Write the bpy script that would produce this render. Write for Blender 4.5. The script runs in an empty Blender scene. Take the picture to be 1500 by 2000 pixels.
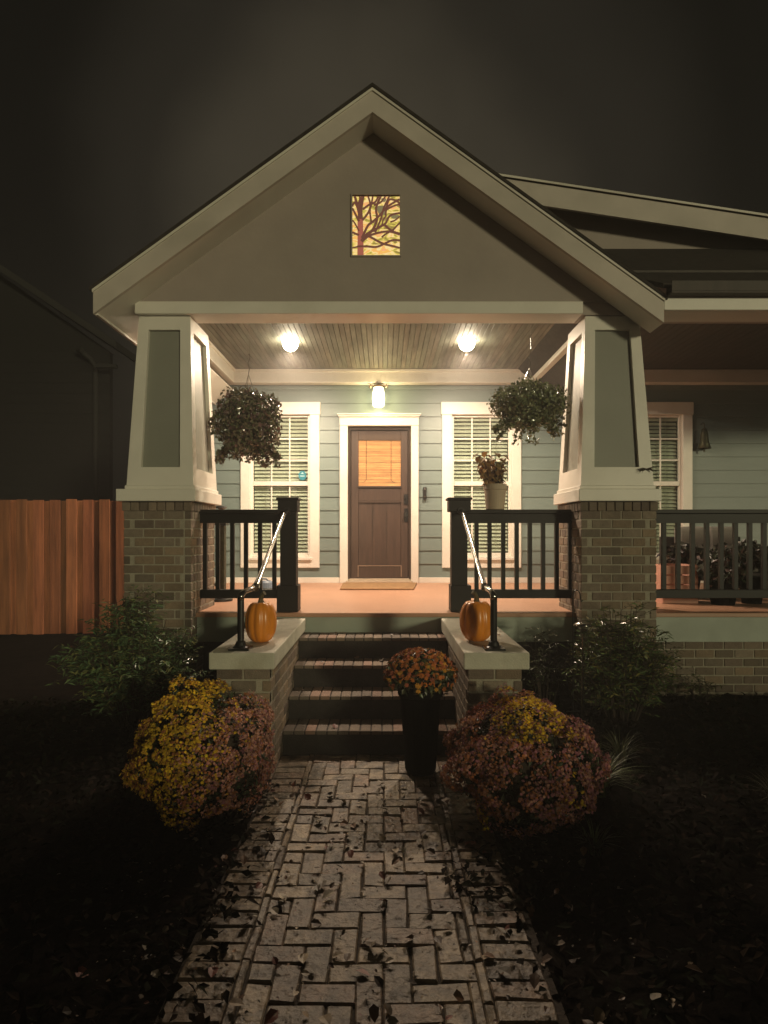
import bpy, math, random
import numpy as np
from mathutils import Vector, Matrix

# ------------------------------------------------------------------ camera, world, lights
SC = bpy.context.scene
COL = SC.collection
E = 1.48            # eye height above the brick path
F = 1200.0          # focal length in photo pixels (photo is 1500 wide)

def P(u, v, Y):     # photo pixel at a distance -> point
    return ((u - 750) / F * Y, Y, E - (v - 1040) / F * Y)

cam_d = bpy.data.cameras.new('camera')
cam = bpy.data.objects.new('camera', cam_d)
COL.objects.link(cam)
cam.location = (0, 0, E)
cam.rotation_euler = (math.radians(90), 0, 0)
cam_d.sensor_width = 36
cam_d.lens = 36 * F / 2000
cam_d.shift_y = 0.02
cam_d.clip_end = 500
SC.camera = cam

w = bpy.data.worlds.new('World'); SC.world = w; w.use_nodes = True
nt = w.node_tree; nt.nodes.clear()
out = nt.nodes.new('ShaderNodeOutputWorld')
bg = nt.nodes.new('ShaderNodeBackground'); bg.inputs['Strength'].default_value = 0.006
sky = nt.nodes.new('ShaderNodeTexSky'); sky.sky_type = 'NISHITA'; sky.sun_disc = False
sky.sun_elevation = math.radians(-8); sky.sun_rotation = math.radians(200)
bg2 = nt.nodes.new('ShaderNodeBackground')           # lamp-lit mist glow around the gable, painted into the night sky
bg2.inputs['Color'].default_value = (0.0105, 0.0085, 0.0072, 1); bg2.inputs['Strength'].default_value = 1.0
add = nt.nodes.new('ShaderNodeAddShader')
tcw = nt.nodes.new('ShaderNodeTexCoord'); dot = nt.nodes.new('ShaderNodeVectorMath'); dot.operation = 'DOT_PRODUCT'
dot.inputs[1].default_value = Vector((0.0, 0.90, 0.43)).normalized()
nt.links.new(tcw.outputs['Generated'], dot.inputs[0])
gr = nt.nodes.new('ShaderNodeValToRGB'); gr.color_ramp.interpolation = 'EASE'
ge = gr.color_ramp.elements; ge[0].position = 0.78; ge[0].color = (0.0012, 0.0011, 0.0011, 1); ge[1].position = 1.0; ge[1].color = (0.0300, 0.0252, 0.0172, 1)
for p_, c_ in ((0.89, (0.0032, 0.0028, 0.0023, 1)), (0.955, (0.0110, 0.0094, 0.0070, 1))):
    q_ = ge.new(p_); q_.color = c_
nzw = nt.nodes.new('ShaderNodeTexNoise'); nzw.inputs['Scale'].default_value = 2.2; nzw.inputs['Detail'].default_value = 4
nt.links.new(tcw.outputs['Generated'], nzw.inputs['Vector'])
mz = nt.nodes.new('ShaderNodeMath'); mz.operation = 'MULTIPLY_ADD'; mz.inputs[1].default_value = 0.09
nt.links.new(nzw.outputs['Fac'], mz.inputs[0]); nt.links.new(dot.outputs['Value'], mz.inputs[2])
sb_ = nt.nodes.new('ShaderNodeMath'); sb_.operation = 'SUBTRACT'; sb_.inputs[1].default_value = 0.045
nt.links.new(mz.outputs[0], sb_.inputs[0]); nt.links.new(sb_.outputs[0], gr.inputs[0]); nt.links.new(gr.outputs[0], bg2.inputs['Color'])
nt.links.new(sky.outputs[0], bg.inputs['Color'])
nt.links.new(bg.outputs[0], add.inputs[0]); nt.links.new(bg2.outputs[0], add.inputs[1])
nt.links.new(add.outputs[0], out.inputs['Surface'])

# the street light across the road: low, far, slightly warm
sun_d = bpy.data.lights.new('street_light', 'SUN'); sun_d.energy = 0.68; sun_d.specular_factor = 0.15; sun_d.angle = math.radians(5.5)
sun_d.color = (1.0, 0.90, 0.55)
sun = bpy.data.objects.new('street_light', sun_d); COL.objects.link(sun)
sun.rotation_euler = Vector((-0.57, 1.0, -0.15)).to_track_quat('-Z', 'Y').to_euler()

SC.view_settings.view_transform = 'Standard'
SC.view_settings.look = 'None'
SC.view_settings.exposure = 0.75
SC.view_settings.gamma = 1.0
SC.cycles.use_denoising = True
SC.cycles.max_bounces = 6
SC.cycles.diffuse_bounces = 4
SC.cycles.transparent_max_bounces = 12
SC.cycles.volume_bounces = 0
SC.cycles.sample_clamp_indirect = 4.0
SC.cycles.caustics_reflective = False
SC.cycles.caustics_refractive = False

rnd = random.Random(7)
rng = np.random.default_rng(11)

# ------------------------------------------------------------------ materials
def mat(name, col, rough=0.6, var=0.12, scale=6.0, bump=0.0, bscale=40.0, tint=False, metallic=0.0,
        spec=0.5, stretch=None, coat=0.0, emit=None, estr=0.0, sheen=0.0, dirt=None, dscale=3.0, damt=0.5):
    m = bpy.data.materials.new(name); m.use_nodes = True
    n = m.node_tree.nodes; l = m.node_tree.links
    b = n['Principled BSDF']
    b.inputs['Roughness'].default_value = rough
    b.inputs['Metallic'].default_value = metallic
    b.inputs['Specular IOR Level'].default_value = spec
    b.inputs['Coat Weight'].default_value = coat
    tc = n.new('ShaderNodeTexCoord'); mp = n.new('ShaderNodeMapping')
    l.new(tc.outputs['Object'], mp.inputs['Vector'])
    if stretch: mp.inputs['Scale'].default_value = stretch
    nz = n.new('ShaderNodeTexNoise'); nz.inputs['Scale'].default_value = scale
    nz.inputs['Detail'].default_value = 5; nz.inputs['Roughness'].default_value = 0.65
    l.new(mp.outputs[0], nz.inputs['Vector'])
    mr = n.new('ShaderNodeMapRange'); mr.inputs['From Min'].default_value = 0.3; mr.inputs['From Max'].default_value = 0.7
    mr.inputs['To Min'].default_value = 1 - var; mr.inputs['To Max'].default_value = 1 + var
    l.new(nz.outputs['Fac'], mr.inputs['Value'])
    vm = n.new('ShaderNodeVectorMath'); vm.operation = 'SCALE'
    l.new(mr.outputs[0], vm.inputs['Scale'])
    if tint:
        at = n.new('ShaderNodeVertexColor'); at.layer_name = 'tint'
        mul = n.new('ShaderNodeVectorMath'); mul.operation = 'MULTIPLY'
        mul.inputs[1].default_value = col
        l.new(at.outputs['Color'], mul.inputs[0]); l.new(mul.outputs[0], vm.inputs[0])
    else:
        vm.inputs[0].default_value = col
    last = vm.outputs[0]
    if dirt:
        nd = n.new('ShaderNodeTexNoise'); nd.inputs['Scale'].default_value = dscale; nd.inputs['Detail'].default_value = 7
        l.new(tc.outputs['Object'], nd.inputs['Vector'])
        r2 = n.new('ShaderNodeMapRange'); r2.inputs['From Min'].default_value = 0.48; r2.inputs['From Max'].default_value = 0.68
        r2.inputs['To Max'].default_value = damt
        l.new(nd.outputs['Fac'], r2.inputs['Value'])
        mx = n.new('ShaderNodeMix'); mx.data_type = 'RGBA'
        mx.inputs['B'].default_value = (*dirt, 1)
        l.new(r2.outputs[0], mx.inputs['Factor']); l.new(last, mx.inputs['A'])
        last = mx.outputs['Result']
    l.new(last, b.inputs['Base Color'])
    if bump:
        nb = n.new('ShaderNodeTexNoise'); nb.inputs['Scale'].default_value = bscale; nb.inputs['Detail'].default_value = 6
        l.new(mp.outputs[0], nb.inputs['Vector'])
        bp = n.new('ShaderNodeBump'); bp.inputs['Strength'].default_value = bump; bp.inputs['Distance'].default_value = 0.01
        l.new(nb.outputs['Fac'], bp.inputs['Height']); l.new(bp.outputs[0], b.inputs['Normal'])
    if emit:
        b.inputs['Emission Color'].default_value = (*emit, 1); b.inputs['Emission Strength'].default_value = estr
        if tint: l.new(last, b.inputs['Emission Color'])
    return m

def glass_mat(name, rough=0.02, refl=0.12):
    m = bpy.data.materials.new(name); m.use_nodes = True
    n = m.node_tree.nodes; l = m.node_tree.links; n.clear()
    o = n.new('ShaderNodeOutputMaterial'); t = n.new('ShaderNodeBsdfTransparent'); g = n.new('ShaderNodeBsdfGlossy')
    t.inputs['Color'].default_value = (0.86, 0.9, 0.88, 1)
    g.inputs['Roughness'].default_value = rough
    fr = n.new('ShaderNodeLayerWeight'); pw = n.new('ShaderNodeMath'); pw.operation = 'POWER'; pw.inputs[1].default_value = 5
    ma = n.new('ShaderNodeMath'); ma.operation = 'ADD'; ma.inputs[1].default_value = refl * 0.35
    mx = n.new('ShaderNodeMixShader')
    l.new(fr.outputs['Facing'], pw.inputs[0]); l.new(pw.outputs[0], ma.inputs[0]); l.new(ma.outputs[0], mx.inputs[0]); l.new(t.outputs[0], mx.inputs[1]); l.new(g.outputs[0], mx.inputs[2])
    l.new(mx.outputs[0], o.inputs['Surface'])
    return m

M = {}
M['siding'] = mat('siding_paint', (0.168, 0.218, 0.205), 0.42, 0.05, 3, 0.08, 60, stretch=(1, 1, 8), dirt=(0.12, 0.155, 0.13), dscale=1.3, damt=0.25)
M['gable'] = mat('gable_siding_paint', (0.37, 0.315, 0.28), 0.6, 0.09, 1.6, 0.15, 30)
M['panel'] = mat('column_panel_paint', (0.25, 0.255, 0.215), 0.5, 0.06, 2, 0.1, 50)
M['white'] = mat('white_trim_paint', (0.80, 0.77, 0.70), 0.42, 0.04, 4, 0.05, 60, dirt=(0.55, 0.52, 0.44), dscale=2.1, damt=0.3)
M['rake'] = mat('dimmed_rake_paint', (0.60, 0.54, 0.48), 0.55, 0.08, 3, 0.06, 60, dirt=(0.36, 0.33, 0.28), dscale=2.0, damt=0.4)  # trim paint darkened for the weaker light reaching the rake boards
M['soffit'] = mat('soffit_paint', (0.78, 0.74, 0.66), 0.5, 0.06, 3, 0.05, 60, dirt=(0.42, 0.38, 0.32), dscale=1.5, damt=0.45)
M['green_trim'] = mat('fascia_green_paint', (0.36, 0.41, 0.35), 0.5, 0.07, 3, 0.08, 50, dirt=(0.2, 0.22, 0.18), dscale=2.5, damt=0.4)
M['shingle'] = mat('roof_shingles', (0.035, 0.028, 0.023), 0.9, 0.4, 14, 0.6, 90)
M['floor'] = mat('terracotta_floor_paint', (0.47, 0.26, 0.165), 0.45, 0.08, 2.0, 0.06, 30, dirt=(0.40, 0.22, 0.14), dscale=1.7, damt=0.5)
M['bead'] = mat('beadboard_stained_wood', (0.175, 0.17, 0.135), 0.65, 0.45, 2.2, 0.15, 20, stretch=(6, 0.8, 1), tint=True)
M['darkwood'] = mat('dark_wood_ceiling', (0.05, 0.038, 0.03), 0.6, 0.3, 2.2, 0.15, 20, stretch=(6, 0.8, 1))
M['brick'] = mat('brown_brick', (1, 1, 1), 0.85, 0.16, 25, 0.5, 120, tint=True, dirt=(0.06, 0.055, 0.04), dscale=2.0, damt=0.35)
M['mortar'] = mat('mortar', (0.36, 0.33, 0.26), 0.95, 0.15, 20, 0.5, 150)
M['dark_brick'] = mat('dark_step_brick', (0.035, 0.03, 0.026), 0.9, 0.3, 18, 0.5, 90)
M['cap'] = mat('cast_concrete_cap', (0.56, 0.55, 0.46), 0.8, 0.09, 7, 0.25, 90, dirt=(0.32, 0.30, 0.22), dscale=5, damt=0.55)
M['paver'] = mat('path_brick', (0.78, 0.74, 0.68), 0.5, 0.5, 17, 1.0, 34, tint=True, dirt=(0.05, 0.04, 0.03), dscale=11, damt=0.9)
M['joint'] = mat('path_joint_sand', (0.05, 0.04, 0.032), 0.95, 0.3, 20, 0.5, 90)
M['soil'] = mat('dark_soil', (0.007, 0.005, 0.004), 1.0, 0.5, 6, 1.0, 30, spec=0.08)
M['black'] = mat('black_railing_paint', (0.008, 0.0075, 0.0065), 0.5, 0.15, 6, 0.05, 60, spec=0.3)
M['iron'] = mat('black_iron', (0.012, 0.012, 0.012), 0.35, 0.15, 12, 0.1, 60)
M['chrome'] = mat('worn_shiny_steel', (0.52, 0.50, 0.46), 0.16, 0.1, 12, 0.03, 60, metallic=1.0)
M['door'] = mat('dark_stained_door_wood', (0.062, 0.036, 0.025), 0.5, 0.30, 3, 0.12, 14, stretch=(9, 9, 0.7))
M['door_light'] = mat('worn_door_edge', (0.34, 0.23, 0.16), 0.5, 0.2, 8)
M['blind'] = mat('cream_blind_slats', (0.78, 0.76, 0.62), 0.55, 0.04, 5)
M['room'] = mat('dark_room', (0.05, 0.05, 0.045), 0.9, 0.1, 2)
M['glass'] = glass_mat('window_glass')
M['bamboo'] = mat('lit_bamboo_blind', (0.62, 0.25, 0.085), 0.6, 0.38, 5, stretch=(1, 1, 22), emit=(0.95, 0.38, 0.13), estr=0.95, tint=True)
M['cord'] = mat('blind_cord', (0.18, 0.08, 0.03), 0.8)
M['mat'] = mat('coir_mat', (0.30, 0.17, 0.075), 0.95, 0.25, 14, 0.8, 180)
M['pumpkin'] = mat('pumpkin_skin', (0.80, 0.27, 0.025), 0.32, 0.14, 5, 0.15, 14, stretch=(3, 3, 0.8), spec=0.6)
M['stem'] = mat('pumpkin_stem', (0.12, 0.095, 0.045), 0.8, 0.3, 20, 0.4, 60)
M['leaf'] = mat('leaf_mixed', (1, 1, 1), 0.38, 0.2, 20, tint=True, spec=0.5)
M['glossleaf'] = mat('glossy_leaf', (1, 1, 1), 0.22, 0.2, 20, tint=True, spec=0.8)
M['bloom'] = mat('flower_petals', (1, 1, 1), 0.7, 0.15, 30, tint=True)
M['dry'] = mat('fallen_leaf', (1, 1, 1), 0.5, 0.3, 30, tint=True)
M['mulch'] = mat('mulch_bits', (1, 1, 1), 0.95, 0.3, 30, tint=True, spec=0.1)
M['twig'] = mat('twig_bark', (0.05, 0.035, 0.025), 0.8, 0.3, 20)
M['coir'] = mat('coir_basket', (0.06, 0.04, 0.025), 0.95, 0.3, 30, 0.6, 90)
M['pot'] = mat('beige_ceramic_pot', (0.50, 0.40, 0.29), 0.6, 0.08, 6, 0.05, 50)
M['blackpot'] = mat('black_plastic_pot', (0.004, 0.004, 0.004), 0.9, 0.1, 6, spec=0.1)
M['fence'] = mat('stained_cedar_board', (0.42, 0.165, 0.072), 0.75, 0.42, 2.0, 0.25, 16, stretch=(8, 8, 0.6), tint=True)
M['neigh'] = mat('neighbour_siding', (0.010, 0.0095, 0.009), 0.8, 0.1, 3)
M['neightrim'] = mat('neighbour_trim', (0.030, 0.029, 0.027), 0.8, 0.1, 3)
M['teal'] = mat('teal_sticker', (0.02, 0.22, 0.30), 0.5, 0.05, 5)
M['pale'] = mat('pale_mark', (0.5, 0.7, 0.72), 0.5, 0.05, 5)
M['brass'] = mat('aged_brass_fixture', (0.34, 0.24, 0.15), 0.4, 0.15, 10, metallic=0.6)
M['led'] = mat('lamp_lens', (1, 1, 1), 0.5, 0.0, 5, emit=(1.0, 0.86, 0.62), estr=45)
M['shade'] = mat('frosted_lamp_glass', (1, 1, 1), 0.5, 0.0, 5, emit=(1.0, 0.86, 0.50), estr=4.5)
M['cushion'] = mat('grey_cushion_fabric', (0.24, 0.22, 0.2), 0.9, 0.12, 4, 0.3, 180)
M['chair'] = mat('dark_wicker', (0.028, 0.024, 0.022), 0.7, 0.3, 40, 0.6, 120)
M['rose'] = mat('salmon_slats', (0.52, 0.27, 0.2), 0.6, 0.1, 5)
M['bluegrey'] = mat('blue_grey_plastic', (0.14, 0.18, 0.24), 0.4, 0.1, 5)
M['patina'] = mat('dark_bronze', (0.07, 0.07, 0.04), 0.5, 0.3, 20, metallic=0.7)

# ------------------------------------------------------------------ mesh helpers
class MB:
    def __init__(s): s.v = []; s.f = []; s.c = []; s.has = False
    def add(s, vs, fs, c=None):
        o = len(s.v); s.v += [tuple(x) for x in vs]; s.f += [tuple(i + o for i in f) for f in fs]
        if c is not None: s.has = True
        s.c += [c or (1, 1, 1)] * len(fs)
        return s
    def box(s, x0, x1, y0, y1, z0, z1, c=None):
        x0, x1 = min(x0, x1), max(x0, x1)
        vs = [(x0, y0, z0), (x1, y0, z0), (x1, y1, z0), (x0, y1, z0), (x0, y0, z1), (x1, y0, z1), (x1, y1, z1), (x0, y1, z1)]
        return s.hexa(vs, c)
    def hexa(s, vs, c=None):
        return s.add(vs, [(0, 3, 2, 1), (4, 5, 6, 7), (0, 1, 5, 4), (1, 2, 6, 5), (2, 3, 7, 6), (3, 0, 4, 7)], c)
    def prism_xz(s, poly, y0, y1, c=None):      # outline in XZ given clockwise or not, thickness along Y
        n = len(poly); vs = [(x, y0, z) for x, z in poly] + [(x, y1, z) for x, z in poly]
        a = sum(poly[i][0] * poly[(i + 1) % n][1] - poly[(i + 1) % n][0] * poly[i][1] for i in range(n))
        fs = [tuple(range(n)), tuple(range(2 * n - 1, n - 1, -1))] + [(i, i + n, (i + 1) % n + n, (i + 1) % n) for i in range(n)]
        if a < 0: fs = [tuple(reversed(f)) for f in fs]
        return s.add(vs, fs, c)
    def tube(s, pts, r, n=10, c=None, caps=True):
        pts = [Vector(p) for p in pts]; rs = r if isinstance(r, (list, tuple)) else [r] * len(pts)
        vs = []; fs = []
        ref = None
        for i, p in enumerate(pts):
            d = (pts[min(i + 1, len(pts) - 1)] - pts[max(i - 1, 0)]).normalized()
            if ref is None: ref = Vector((1, 0, 0)) if abs(d.x) < 0.8 else Vector((0, 1, 0))
            a = (ref - d * ref.dot(d)).normalized(); ref = a; b = d.cross(a)
            for k in range(n):
                t = 2 * math.pi * k / n
                vs.append(p + (a * math.cos(t) + b * math.sin(t)) * rs[i])
        for i in range(len(pts) - 1):
            for k in range(n):
                fs.append((i * n + k, i * n + (k + 1) % n, (i + 1) * n + (k + 1) % n, (i + 1) * n + k))
        if caps:
            fs.append(tuple(range(n - 1, -1, -1))); fs.append(tuple(range((len(pts) - 1) * n, len(pts) * n)))
        return s.add(vs, fs, c)
    def lathe(s, prof, cx, cy, cz, n=24, c=None, rib=None):
        vs = []; fs = []
        for (r, z) in prof:
            for k in range(n):
                t = 2 * math.pi * k / n
                rr = r * (rib(t, z) if rib else 1)
                vs.append((cx + rr * math.cos(t), cy + rr * math.sin(t), cz + z))
        m = len(prof)
        for i in range(m - 1):
            for k in range(n):
                fs.append((i * n + k, i * n + (k + 1) % n, (i + 1) * n + (k + 1) % n, (i + 1) * n + k))
        fs.append(tuple(range(n - 1, -1, -1))); fs.append(tuple(range((m - 1) * n, m * n)))
        return s.add(vs, fs, c)
    def build(s, name, m, parent=None, bevel=0, smooth=False, seg=1):
        me = bpy.data.meshes.new(name)
        o = bpy.data.objects.new(name, me); COL.objects.link(o)
        off = Vector((0, 0, 0)); q = parent
        while q is not None: off += q.location; q = q.parent
        me.from_pydata([tuple(Vector(v) - off) for v in s.v], [], s.f)
        if s.has:
            ca = me.color_attributes.new('tint', 'FLOAT_COLOR', 'CORNER')
            arr = np.ones((len(me.loops), 4), dtype=np.float32)
            cnt = np.array([len(f) for f in s.f]); arr[:, :3] = np.repeat(np.array(s.c, dtype=np.float32), cnt, axis=0)
            ca.data.foreach_set('color', arr.ravel())
        me.materials.append(M[m] if isinstance(m, str) else m)
        if smooth: me.polygons.foreach_set('use_smooth', [True] * len(me.polygons))
        me.update()
        if bevel:
            b = o.modifiers.new('bevel', 'BEVEL'); b.width = bevel; b.segments = seg; b.limit_method = 'ANGLE'
        if parent: o.parent = parent
        return o

def empty(name, loc, label, cat, group=None):
    o = bpy.data.objects.new(name, None); COL.objects.link(o); o.location = loc; o.empty_display_size = 0.1
    o['label'] = label; o['category'] = cat
    if group: o['group'] = group
    return o
def tag(o, label, cat, group=None):
    o['label'] = label; o['category'] = cat
    if group: o['group'] = group
    return o
def structure(o): o['kind'] = 'structure'; return o
def box(name, m, parent, *a, bevel=0): return MB().box(*a).build(name, m, parent, bevel)

def cloud(name, pos, nrm, size, col, m, parent=None, shape='leaf', up=None):
    """many small leaf or petal faces as one mesh. pos,nrm (n,3), size (n,), col (n,3)"""
    n = len(pos); nrm = nrm / (np.linalg.norm(nrm, axis=1, keepdims=True) + 1e-9)
    ax = rng.normal(size=(n, 3)) if up is None else up + 0.35 * rng.normal(size=(n, 3))
    ax = ax - nrm * np.sum(ax * nrm, axis=1, keepdims=True); ax /= np.linalg.norm(ax, axis=1, keepdims=True) + 1e-9
    bx = np.cross(nrm, ax)
    if shape == 'leaf':      # folded pointed leaf
        tp = [(-0.5, 0, 0), (-0.12, 0.26, 0.07), (0.5, 0, -0.08), (-0.12, -0.26, 0.07), (-0.05, 0, 0)]
        fs = [(0, 4, 1), (4, 2, 1), (0, 3, 4), (4, 3, 2)]
    elif shape == 'narrow':
        tp = [(-0.5, 0, 0), (0, 0.14, 0.03), (0.5, 0, -0.06), (0, -0.14, 0.03)]
        fs = [(0, 2, 1), (0, 3, 2)]
    elif shape == 'wide':    # broad wavy leaf
        tp = [(-0.5, 0, 0), (-0.2, 0.36, 0.1), (0.2, 0.3, 0.02), (0.55, 0, -0.12), (0.2, -0.3, 0.02), (-0.2, -0.36, 0.1), (0, 0, -0.02)]
        fs = [(0, 6, 1), (1, 6, 2), (2, 6, 3), (3, 6, 4), (4, 6, 5), (5, 6, 0)]
    else:                    # bloom: a cupped little star of petals
        k = 7; tp = [(0, 0, 0.05)]
        for i in range(2 * k):
            r = 0.5 if i % 2 == 0 else 0.3
            tp.append((r * math.cos(math.pi * i / k), r * math.sin(math.pi * i / k), 0.10 if i % 2 == 0 else -0.03))
        fs = [(0, 1 + i, 1 + (i + 1) % (2 * k)) for i in range(2 * k)]
    tp = np.array(tp)
    V = (pos[:, None, :] + size[:, None, None] * (ax[:, None, :] * tp[None, :, 0:1] + bx[:, None, :] * tp[None, :, 1:2] + nrm[:, None, :] * tp[None, :, 2:3]))
    k = len(tp); fa = np.array(fs)
    Fc = (fa[None] + (np.arange(n) * k)[:, None, None]).reshape(-1, 3)
    off = np.zeros(3); q = parent
    while q is not None: off += np.array(q.location); q = q.parent
    me = bpy.data.meshes.new(name); me.from_pydata((V.reshape(-1, 3) - off).tolist(), [], Fc.tolist())
    ca = me.color_attributes.new('tint', 'FLOAT_COLOR', 'CORNER')
    arr = np.ones((len(Fc) * 3, 4), dtype=np.float32)
    shade = np.repeat(col, len(fs) * 3, axis=0)
    arr[:, :3] = np.clip(shade, 0, 1); ca.data.foreach_set('color', arr.ravel())
    me.materials.append(M[m]); me.update()
    o = bpy.data.objects.new(name, me); COL.objects.link(o)
    if parent: o.parent = parent
    return o

def jit(base, n, a=0.25):
    base = np.array(base); return np.clip(base[None] * (1 + a * rng.normal(size=(n, 1))) * (1 + 0.08 * rng.normal(size=(n, 3))), 0.001, 1)

# ------------------------------------------------------------------ brick walls of real bricks
BL, BW, BH, JT = 0.154, 0.078, 0.062, 0.011
def brick_tint():
    b = rnd.choice([(0.20, 0.155, 0.115), (0.17, 0.135, 0.10), (0.235, 0.175, 0.12), (0.15, 0.115, 0.09), (0.21, 0.17, 0.13)])
    k = rnd.uniform(0.8, 1.25); return (b[0] * k, b[1] * k, b[2] * k)
def brick_block(x0, x1, y0, y1, z0, z1, name, parent, soldier=False, mortar='mortar', tintf=brick_tint):
    mb = MB(); PL = BL + JT
    core = MB().box(x0 + 0.006, x1 - 0.006, y0 + 0.006, y1 - 0.006, z0, z1 - 0.002)
    z = z1 - 0.002; row = 0
    def run(a0, a1, put, off):
        a = a0 - off
        while a < a1 - 0.01:
            s, e = max(a, a0), min(a + BL, a1)
            if e - s > 0.02: put(s, e)
            a += PL
    if soldier:
        zs = z1 - 0.078; n = int((x1 - x0) / 0.073)
        for i in range(n + 1):
            a = x0 - 0.012 + i * (x1 - x0 + 0.024) / (n + 1)
            mb.box(a + 0.003, a + (x1 - x0 + 0.024) / (n + 1) - 0.005, y0 - 0.012, y0 + 0.06, zs + 0.003, z1 - 0.003, tintf())
        n = int((y1 - y0) / 0.073)
        for i in range(1, n + 1):
            a = y0 - 0.012 + i * (y1 - y0 + 0.024) / (n + 1)
            for sx in (x0 - 0.012, x1 - 0.06 + 0.012):
                mb.box(sx, sx + 0.06, a + 0.003, a + (y1 - y0) / (n + 1) - 0.006, zs + 0.003, z1 - 0.003, tintf())
        z = zs
    while z - BH > z0 - 0.03:
        za, zb = max(z - BH, z0), z
        odd = row % 2
        fx0, fx1 = (x0, x1) if not odd else (x0 + BW + JT, x1 - BW - JT)
        sy0, sy1 = (y0 + BW + JT, y1 - BW - JT) if not odd else (y0, y1)
        run(fx0, fx1, lambda s, e: (mb.box(s, e, y0, y0 + 0.05, za, zb, tintf()), mb.box(s, e, y1 - 0.05, y1, za, zb, tintf())), 0 if not odd else 0.0)
        run(sy0, sy1, lambda s, e: (mb.box(x0, x0 + 0.05, s, e, za, zb, tintf()), mb.box(x1 - 0.05, x1, s, e, za, zb, tintf())), 0)
        if odd:      # the ends of the long side bricks seen from the front
            pass
        z -= BH + JT; row += 1
    o = mb.build(name, 'brick', parent, bevel=0.003)
    core.build('mortar', mortar, o)
    return o

# ================================================================== GROUND
DZ = 0.812; DY = 5.10; WY = 8.16
def gz(x, y):
    h = 0.10 * max(0, min(1, (y - 3.9) / 0.9))
    side = min(1.0, max(0, (abs(x + 0.08) - 0.62)) / 0.5)
    return -0.03 + (h + 0.035 * math.sin(1.7 * x + 0.6 * y) * math.sin(1.3 * y + 0.4) + 0.02) * side
g = MB(); N = 90
xs = [-24, -18, -13, -9] + [-8 + 16 * i / N for i in range(N + 1)] + [9, 13, 18, 24]
ys = [-12, -8, -6] + [-4 + 16 * i / N for i in range(N + 1)] + [14, 18, 24, 28]
for y in ys:
    for x in xs: g.v.append((x, y, gz(x, y) + 0.01 * rnd.uniform(-1, 1)))
W_ = len(xs)
for j in range(len(ys) - 1):
    for i in range(len(xs) - 1):
        g.f.append((j * W_ + i, j * W_ + i + 1, (j + 1) * W_ + i + 1, (j + 1) * W_ + i)); g.c.append((1, 1, 1))
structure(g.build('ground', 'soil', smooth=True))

# herringbone path with soldier borders
XL, XR, YA, YB = -0.455, 0.31, -2.0, 4.075
pv = MB()
def paver(x0, x1, y0, y1):
    gsz = 0.0026
    x0 += gsz * 0.8; x1 -= gsz * 0.8; y0 += gsz; y1 -= gsz
    if x1 - x0 < 0.008 or y1 - y0 < 0.008: return
    h = 0.006 + rnd.uniform(-0.003, 0.004); b = 0.005; t1 = rnd.uniform(-0.003, 0.003); t2 = rnd.uniform(-0.003, 0.003)
    j = lambda: rnd.uniform(-0.005, 0.005)
    base = rnd.choice([(0.33, 0.27, 0.20), (0.29, 0.245, 0.19), (0.36, 0.30, 0.22), (0.25, 0.20, 0.16), (0.34, 0.285, 0.22), (0.27, 0.20, 0.155)])
    k = rnd.uniform(0.6, 1.2); c = tuple(q * k for q in base)
    cs = [(x0, y0, -t1 - t2), (x1, y0, t1 - t2), (x1, y1, t1 + t2), (x0, y1, -t1 + t2)]
    cs = [(a + j(), d + j(), e) for a, d, e in cs]
    cx, cy = (x0 + x1) / 2, (y0 + y1) / 2
    vs = [(a, d, -0.03) for a, d, e in cs] + [(a, d, h + e - b) for a, d, e in cs]
    vs += [(a + (b if a < cx else -b), d + (b if d < cy else -b), h + e) for a, d, e in cs]
    pv.add(vs, [(8, 9, 10, 11)] + [(i, (i + 1) % 4, (i + 1) % 4 + 4, i + 4) for i in range(4)] + [(i + 4, (i + 1) % 4 + 4, (i + 1) % 4 + 8, i + 8) for i in range(4)], c)
U = 0.0915
def clip(x0, x1, y0, y1): paver(max(x0, XL), min(x1, XR), max(y0, YA), min(y1, YB))
for a in range(-14, 14):
    for b in range(-26, 48):
        t = (a - b) % 4
        x, y = a * U, b * U
        if x > XR or x + 2 * U < XL: continue
        if t == 0: clip(x, x + 2 * U, y, y + U)
        elif t == 3: clip(x, x + U, y, y + 2 * U)
y = YA
while y < YB:
    paver(XL - 0.225 + rnd.uniform(-0.006, 0.006), XL - 0.034, y, min(y + U, YB)); y += U
y = YA
while y < YB:
    paver(XR + 0.034, XR + 0.225 + rnd.uniform(-0.006, 0.006), y, min(y + U * 1.0, YB)); y += U
# thin edging strips on both sides of the herringbone
y = YA
while y < YB:
    L = rnd.uniform(0.17, 0.20)
    paver(XL - 0.034, XL - 0.001, y, min(y + L, YB)); paver(XR + 0.001, XR + 0.034, y, min(y + L, YB)); y += L
path = structure(pv.build('path', 'paver'))
structure(MB().box(XL - 0.24, XR + 0.25, YA, YB + 0.02, -0.06, -0.004).build('path_bed', 'joint'))

# ================================================================== HOUSE
H = empty('house', (0, 6, 0), 'grey green bungalow with lit gabled front porch, white trim and brown brick piers', 'house')

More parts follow.
